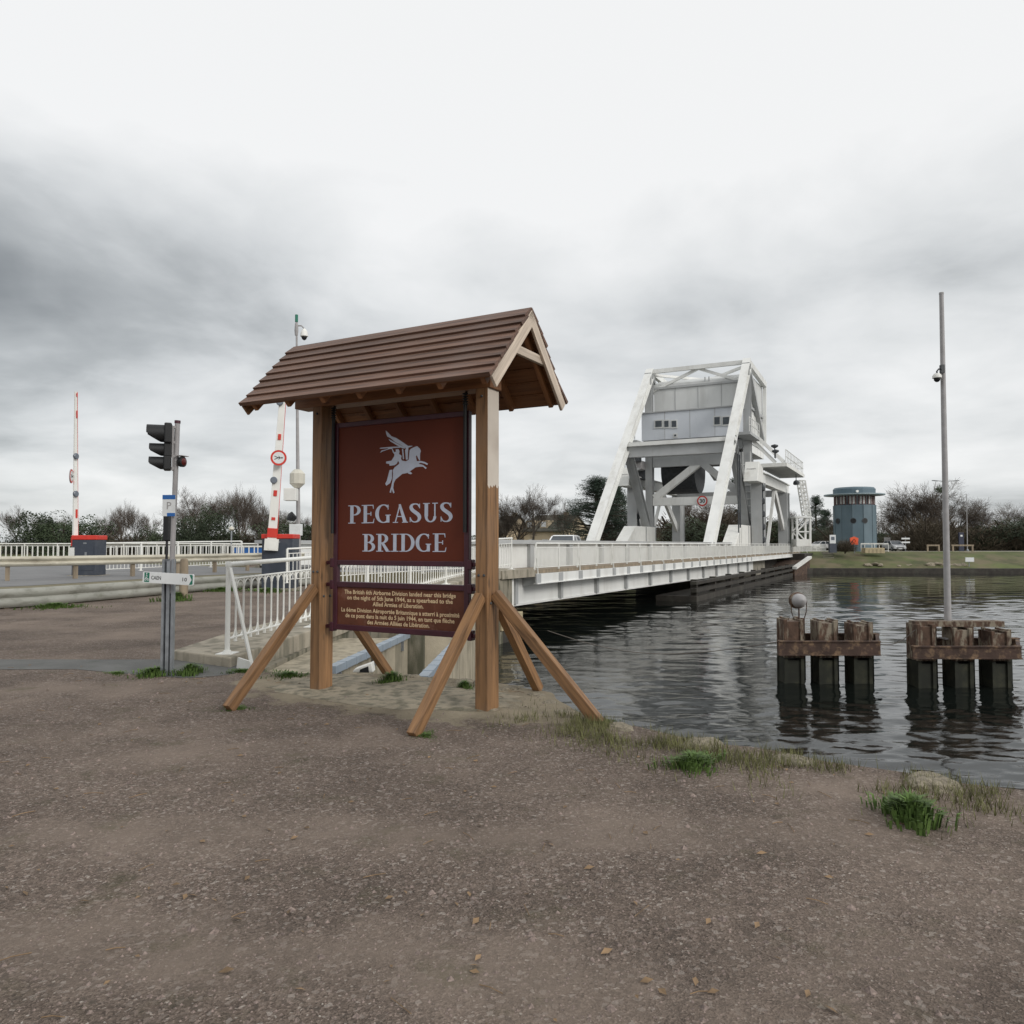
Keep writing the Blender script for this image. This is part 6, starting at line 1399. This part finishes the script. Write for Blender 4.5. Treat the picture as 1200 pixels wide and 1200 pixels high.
house('smaller cream house with steep dark roof just right of the sign post', 574, 598, 140, 606, 624, 8, yaw=R(-35))
house('cream house half hidden behind the pine and the bridge frame', 676, 712, 150, 618, 628, 8, yaw=R(-20))
house('pale house with tiled roof seen through the rear bridge trestle', 905, 928, 160, 612, 625, 8, yaw=R(-10))
# long low hedge wall between houses
def leafmass(n, sx_, sy, sz, leaf, seed, ragged=.35, lo=.0, twigs=0):
    rn = random.Random(seed); mb = MB()
    lobes = [(rn.uniform(-.62, .62), rn.uniform(-.6, .6), rn.uniform(.25, .75), rn.uniform(.28, .5)) for _ in range(9)]
    for i in range(n):
        lx, ly, lz, lr = lobes[rn.randrange(9)]
        while True:
            d = V((rn.uniform(-1, 1), rn.uniform(-1, 1), rn.uniform(-1, 1)))
            if .2 < d.length < 1: break
        d = d.normalized()*(d.length**.4)
        p = V((lx+d.x*lr, ly+d.y*lr, lz+d.z*lr*.75)); p *= 1+ragged*noise.noise(p*4+V((seed, 0, 0)))
        if p.z < lo: p.z = abs(p.z)*.5
        p = V((p.x*sx_, p.y*sy, p.z*sz)); u_ = V((rn.gauss(0, 1), rn.gauss(0, 1), rn.gauss(0, 1))).normalized(); v_ = u_.orthogonal().normalized(); l = leaf*rn.uniform(.5, 1.3)
        mb.add([p-u_*l, p+v_*l*.6, p+u_*l, p-v_*l*.6], [(0, 1, 2, 3)])
    return mb
def twigmass(n, seed):
    """fine upright shoots fanning out of the ground, as a leafless shrub"""
    rn = random.Random(seed); mb = MB()
    for i in range(n):
        x, y = rn.gauss(0, .42), rn.gauss(0, .42); hh = (1-.45*(x*x+y*y))*rn.uniform(.45, 1.0)*(1+.35*noise.noise(V((x*3, y*3, seed))))
        z0 = hh*rn.uniform(0, .8); p = V((x*(.4+.6*z0), y*(.4+.6*z0), z0)); d = V((x*.9+rn.gauss(0, .5), y*.9+rn.gauss(0, .5), rn.uniform(.4, 1.4))).normalized()
        l = rn.uniform(.06, .17); q = p+d*l; q.z = max(q.z, .01); s_ = d.orthogonal().normalized()*rn.uniform(.004, .008)
        mb.add([p-s_, p+s_, q], [(0, 1, 2)])
    return mb
# ---- bare trees
def bare(seed, H=10, spread=.55, levels=5, trunk=.22, up=.12, nb=(3, 4), dense=1):
    rn = random.Random(seed); T = MB(); K = MB()
    def grow(p, d, r, l, lev):
        n = 4 if lev < 2 else 3; pts = [p]; rs = [r]; q = p
        for i in range(n):
            d = (d+V((rn.gauss(0, .12), rn.gauss(0, .12), rn.gauss(0, .06)+up*(.5 if lev else .2)))).normalized(); q = q+d*l/n; pts.append(q); rs.append(max(.0078, r*(1-.5*(i+1)/n)))
        (T if lev < 2 else K).tube(pts, rs, 7 if lev == 0 else (5 if lev < 3 else 3), caps=False)
        if lev >= levels: return
        k = rn.randint(*nb)+(2 if lev == 0 else 0)+(dense if lev >= levels-2 else 0)
        for i in range(k):
            f = rn.uniform(.35 if lev else .4, 1); j = min(n-1, int(f*n)); b = pts[j].lerp(pts[j+1], f*n-j)
            s_ = spread*rn.uniform(.6, 1.35); a = rn.uniform(0, 6.28); o1 = d.orthogonal().normalized(); o2 = d.cross(o1)
            nd = (d*math.cos(s_)+(o1*math.cos(a)+o2*math.sin(a))*math.sin(s_)).normalized()
            grow(b, nd, rs[j+1]*rn.uniform(.5, .75), l*rn.uniform(.55, .8), lev+1)
        grow(q, d, rs[-1]*.9, l*.7, lev+1)
    grow(V((0, 0, -.1)), V((rn.gauss(0, .05), rn.gauss(0, .05), 1)), trunk, H*.36, 0)
    return T, K
def tree_proto(nm, T, K, tm, km, cat):
    t = thing(nm, 'x', cat, (0, 0, 0)); obj('trunk', T, tm, t, smooth=True); obj('crown', K, km, t); return t
trees_used = set()
def place(proto, x, Y, h, label, group, rot=0, sx_=1, z=.5, H=10):
    if proto.name in trees_used:
        o = proto.copy(); C.objects.link(o)
        for ch in KIDS[proto.name]: c_ = ch.copy(); C.objects.link(c_); c_.parent = o
    else: o = proto; trees_used.add(proto.name); KIDS[proto.name] = [c_ for c_ in bpy.data.objects if c_.parent == proto]
    p = atY(x, 640, Y)
    if True: H = PH.setdefault(proto.name, max(v_.co.z for c_ in KIDS[proto.name] for v_ in c_.data.vertices))
    s_ = h/H; o.location = (p.x, Y, z); o.scale = (s_*sx_, s_*sx_, s_); o.rotation_euler = (0, 0, rot); tag(o, label, o['category'], group); return o
KIDS = {}; PH = {}
tA = tree_proto('bare_tree', *bare(11, 10, .5, 5, .2, .17, (3, 4), 0), 'bark', 'twig', 'tree')
tB = tree_proto('bare_tree', *bare(23, 10, .5, 4, .15, .2, (4, 5), 0), 'bark', 'twig', 'tree')
tC = tree_proto('bare_tree', *bare(5, 10, .7, 5, .26, .08, (3, 5)), 'bark', 'twig', 'tree')
def bushp(nm, mb, m_, seed, cat, st=5):
    T = MB(); rn = random.Random(seed)
    for i in range(st): a = rn.uniform(0, 6.28); T.tube([V((0, 0, -.1)), V((math.cos(a)*.2, math.sin(a)*.2, .35)), V((math.cos(a)*.5, math.sin(a)*.5, .8))], [.04, .03, .012], 5, caps=False)
    return tree_proto(nm, T, mb, 'bark', m_, cat)
bE = bushp('evergreen_bush', leafmass(12000, 1, 1, 1, .02, 3), 'leafy', 1, 'bush')
bF = bushp('evergreen_bush', leafmass(11000, 1.1, 1, 1.05, .02, 8, .5), 'leafy', 2, 'bush')
bG = bushp('winter_bush', twigmass(6500, 13), 'brush', 3, 'bush')
def hp(y, Y, z=.5): return atY(600, y, Y).z-z
# left background woods
GL_ = 'trees behind the far left railing'; GB_ = 'bushes behind the far left railing'
left = [(tB, 140, 96, 588, 1, 'slim bare tree left of the signal pole'), (tB, 156, 98, 594, 1.2, 'small bare tree just left of the signal pole'), (tC, 120, 100, 606, 1.2, 'low bare tree between the slim barrier arm and signal pole'),
        (tC, 240, 92, 569, 1.0, 'spreading bare tree right of the signal pole'), (tA, 262, 95, 572, .8, 'bare tree above the dark bushes right of the signal pole'), (tB, 276, 90, 566, .95, 'tall bare tree left of the broad barrier arm'), (tB, 291, 88, 564, .9, 'tallest bare tree left of the broad barrier arm'),
        (tA, 305, 100, 580, .9, 'bare tree partly behind the broad barrier arm'), (tC, 312, 105, 596, 1.2, 'low bare tree at the foot of the broad arm'), (tA, 335, 96, 600, 1.2, 'low bare tree behind the camera mast boxes'), (tB, 358, 100, 600, 1.1, 'bare tree touching the left sign post'), (tA, 20, 95, 590, 1.1, 'bare tree at the far left edge'), (tC, 60, 108, 600, 1.3, 'faint bare tree behind the left edge bush'), (tB, 128, 94, 596, .8, 'thin pole-like bare tree beside the slim barrier arm'), (tB, 149, 92, 583, .8, 'pair of thin upright trees midway to the signal pole'), (tB, 173, 104, 600, 1.1, 'small round bare tree behind the direction sign'), (tB, 214, 98, 590, 1.0, 'bare tree just right of the signal pole'), (tB, 284, 92, 572, .8, 'upright bare tree between the two tall ones'), (tC, 322, 98, 590, 1.1, 'bare tree right behind the broad barrier arm')]
for i, (pr_, x, Y, yt, sx_, lb) in enumerate(left): place(pr_, x, Y, hp(yt, Y), lb, GL_, i*1.7, sx_)
lb_ = [(bE, 72, 80, 598, 1.25, 'dark evergreen bush at the left edge'), (bF, 40, 84, 612, 1.4, 'dark evergreen bush at the far left edge'), (bG, 108, 84, 617, 1.9, 'brown bush behind the far left barrier'), (bF, 128, 82, 625, 1.5, 'dark bush right of the slim barrier arm'),
       (bG, 152, 80, 619, 1.5, 'dark bush left of the signal pole'), (bG, 170, 84, 620, 2.0, 'low brown bush behind the direction sign'), (bE, 190, 82, 619, 1.4, 'dark bush behind the signal pole'), (bF, 228, 80, 588, .95, 'tallest dark evergreen bush right of the signal pole'), (bE, 252, 82, 615, 1.4, 'dark bush right of the tallest evergreen bush'),
       (bG, 268, 86, 617, 2.0, 'brown bush below the tall bare trees'), (bG, 292, 86, 618, 2.0, 'brown bush left of the broad barrier arm'), (bF, 312, 84, 626, 1.6, 'dark bush behind the broad barrier arm'), (bG, 334, 84, 616, 1.6, 'brown bush behind the camera mast'), (bE, 358, 80, 601, 1.3, 'dark bush beside the left sign post'), (bF, 380, 84, 612, 1.5, 'dark bush behind the left sign post')]
for i, (pr_, x, Y, yt, sx_, lb) in enumerate(lb_): place(pr_, x, Y, hp(yt, Y), lb, GB_, i*2.1, sx_, H=1.08)
mb = MB()
for i in range(42000):
    x = random.uniform(-95, -10); y = 90+random.uniform(0, 4); h = 1.5+.9*noise.noise(V((x*.12, 0, 0)))+.5*noise.noise(V((x*.7, 3, 0))); z_ = .4+h*random.random()**.8
    u_ = V((random.gauss(0, 1), random.gauss(0, 1), random.gauss(0, 1))).normalized(); v_ = u_.orthogonal().normalized(); l = random.uniform(.05, .14); p = V((x, y, z_)); mb.add([p-u_*l, p+v_*l*.6, p+u_*l, p-v_*l*.6], [(0, 1, 2, 3)])
tag(obj('distant_undergrowth', mb, 'brush'), 'far brown winter undergrowth behind the left railing, one tangled mass', 'undergrowth', kind='stuff')
# centre: bare trees before the houses, pine
for i, (pr_, x, Y, yt, sx_, lb) in enumerate([(tC, 605, 122, 575, 1.05, 'bare tree just right of the thick sign post'), (tA, 626, 118, 566, 1.3, 'widest bare tree in front of the cream houses'), (tA, 661, 130, 583, 1.0, 'bare tree between the houses and the pine'), (tC, 588, 125, 600, 1.1, 'low bare tree touching the thick sign post'), (tB, 672, 135, 590, 1.1, 'thin bare tree at the left edge of the pine')]):
    place(pr_, x, Y, hp(yt, Y), lb, 'bare trees before the houses', i*2.3+1, sx_, z=.6)
def pine(seed, H=10, Rr=4.2, n=150):
    rn = random.Random(seed); T = MB(); K = MB()
    T.tube([V((0, 0, -.2)), V((.1, 0, H*.4)), V((-.1, .1, H*.75)), V((0, 0, H*.97))], [.3, .22, .13, .03], 8, caps=False)
    for i in range(n):
        z_ = H*(.12+.86*rn.random()**.9); a = rn.uniform(0, 6.28); rr = Rr*(1-(z_/H)**1.7)*rn.uniform(.45, 1.05)+.25; e = V((math.cos(a)*rr, math.sin(a)*rr, z_+rr*rn.uniform(-.05, .28)))
        T.tube([V((0, 0, z_-.2)), e*.6+V((0, 0, z_-.1))*.4, e], [.06, .04, .015], 4, caps=False)
        for c_ in range(rn.randint(2, 4)):
            cc = e+V((rn.gauss(0, .35), rn.gauss(0, .35), rn.gauss(0, .22)))-V((math.cos(a), math.sin(a), 0))*rn.uniform(0, rr*.45); cr = rn.uniform(.3, .62)
            for k in range(34):
                d = V((rn.gauss(0, 1), rn.gauss(0, 1), rn.gauss(.15, .7))).normalized(); p = cc+d*cr*rn.uniform(.2, 1); u_ = (d+V((rn.gauss(0, .4), rn.gauss(0, .4), .3))).normalized()*rn.uniform(.12, .26); v_ = u_.orthogonal().normalized()*.035
                K.add([p-v_, p+v_, p+u_], [(0, 1, 2)]); 
    return T, K
pP = tree_proto('pine_tree', *pine(3, 10, 5.4, 260), 'bark', 'pine', 'pine tree'); pQ = tree_proto('pine_tree', *pine(9, 10, 2.9, 120), 'bark', 'pine', 'pine tree')
place(pP, 700, 112, hp(556, 112), 'broad dark pine beside the left leg of the bridge frame', 'dark pines on the far bank', 1.1, 1.35, z=.6)
place(pP, 722, 118, hp(567, 118), 'second dark pine right behind the broad pine', 'dark pines on the far bank', 2.4, .9, z=.6)
place(pQ, 957, 135, hp(579, 135), 'narrow dark pine between the lattice tower and the control tower', 'dark pines on the far bank', 1.0, 1.0, z=.6)
place(pQ, 967, 142, hp(596, 142), 'smaller pine just left of the control tower', 'dark pines on the far bank', 2.0, 1.2, z=.6)
place(pQ, 868, 150, hp(556, 150), 'pine seen through the bridge frame beside the front strut', 'dark pines on the far bank', 3.0, 1.5, z=.6)
CB = 'bushes on the far bank'
cb = [(bG, 745, 125, 612, 1.5, 'brown bush left of the bridge frame'), (bE, 722, 122, 622, 2.6, 'dark bush under the broad pine'), (bG, 795, 140, 598, 1.9, 'brown bush behind the left rear columns'), (bG, 832, 135, 590, 1.5, 'tall brown bush behind the 30 sign'), (bG, 852, 138, 592, 1.7, 'tall brown bush behind the right inclined beam'),
      (bF, 838, 132, 604, 1.8, 'dark bush low behind the portal of the bridge'), (bG, 812, 138, 600, 1.8, 'brown bush left of the 30 sign'), (bE, 905, 140, 603, 1.7, 'dark bush behind the rear trestle'), (bF, 890, 138, 612, 2.0, 'dark bush behind the rear columns'), (bG, 928, 150, 610, 1.8, 'brown bush behind the walkway end'), (bE, 945, 132, 616, 1.6, 'dark bush behind the lattice tower'),
      (bG, 984, 128, 612, 1.7, 'brown bush just left of the control tower'), (bG, 990, 104, 628, 1.25, 'round brown shrub in front of the control tower'), (bE, 1036, 150, 618, 2.6, 'dark bush right of the control tower'), (bF, 1052, 145, 617, 2.4, 'dark bush behind the parked silver car'), (bG, 1066, 132, 612, 1.7, 'brown bush right of the parked silver car'),
      (bG, 1084, 116, 596, 1.15, 'large brown bush in the middle of the right bank'), (bG, 1100, 120, 604, 1.5, 'brown bush left of the camera pole'), (bF, 1122, 124, 610, 1.9, 'dark bush right of the camera pole'), (bG, 1140, 122, 606, 1.7, 'brown bush at the right edge'), (bE, 1165, 122, 606, 1.8, 'dark bush at the far right edge'), (bG, 1190, 122, 602, 1.9, 'brown bush beyond the far right edge')]
for i, (pr_, x, Y, yt, sx_, lb) in enumerate(cb): place(pr_, x, Y, hp(yt, Y, .6), lb, CB, i*1.3, sx_, z=.6, H=1.08)
RT = 'bare trees on the right bank'
for i, (pr_, x, Y, yt, sx_, lb) in enumerate([(tC, 1080, 122, 560, 1.15, 'big brown bare tree left of the camera pole'), (tA, 1093, 118, 563, 1.1, 'big bare tree with green mistletoe beside the camera pole'), (tC, 1066, 126, 582, 1.2, 'lower bare tree right of the control tower'), (tC, 1120, 124, 578, 1.2, 'bare tree right of the camera pole'), (tA, 1150, 128, 590, 1.2, 'bare tree at the right picture edge'), (tC, 1185, 126, 586, 1.2, 'bare tree beyond the right edge'), (tA, 980, 135, 600, 1.2, 'small bare tree left of the control tower'),
        (tB, 1034, 170, 602, 1.6, 'distant pale bare tree right of the control tower'), (tC, 842, 138, 578, 1.2, 'bare tree above the portal behind the bridge'), (tA, 918, 150, 590, 1.2, 'bare tree under the walkway of the bridge'), (tA, 808, 140, 572, 1.0, 'bare tree behind the bridge left columns')]):
    place(pr_, x, Y, hp(yt, Y), lb, RT, i*2.9+.5, sx_, z=.6)
mb = leafmass(900, .9, .9, 1.0, .09, 5); c = atY(1102, 574, 118); mb.v = [p+c-Z*.5 for p in mb.v]; tag(obj('mistletoe', mb, 'ivy', loc=c), 'round green mistletoe ball in the big bare tree', 'mistletoe')
mb = MB()
for i in range(60000):
    x = random.uniform(-30, 190); y = 150+random.uniform(0, 4)+(x*.0); h = 3.4+1.6*noise.noise(V((x*.1, 0, 7)))+.8*noise.noise(V((x*.6, 3, 0))); z_ = .5+h*random.random()**.8
    u_ = V((random.gauss(0, 1), random.gauss(0, 1), random.gauss(0, 1))).normalized(); v_ = u_.orthogonal().normalized(); l = random.uniform(.08, .2); p = V((x, y, z_)); mb.add([p-u_*l, p+v_*l*.6, p+u_*l, p-v_*l*.6], [(0, 1, 2, 3)])
tag(obj('far_hedge', mb, 'leafy'), 'far dark wood edge along the other bank, one mass', 'wood edge', kind='stuff')
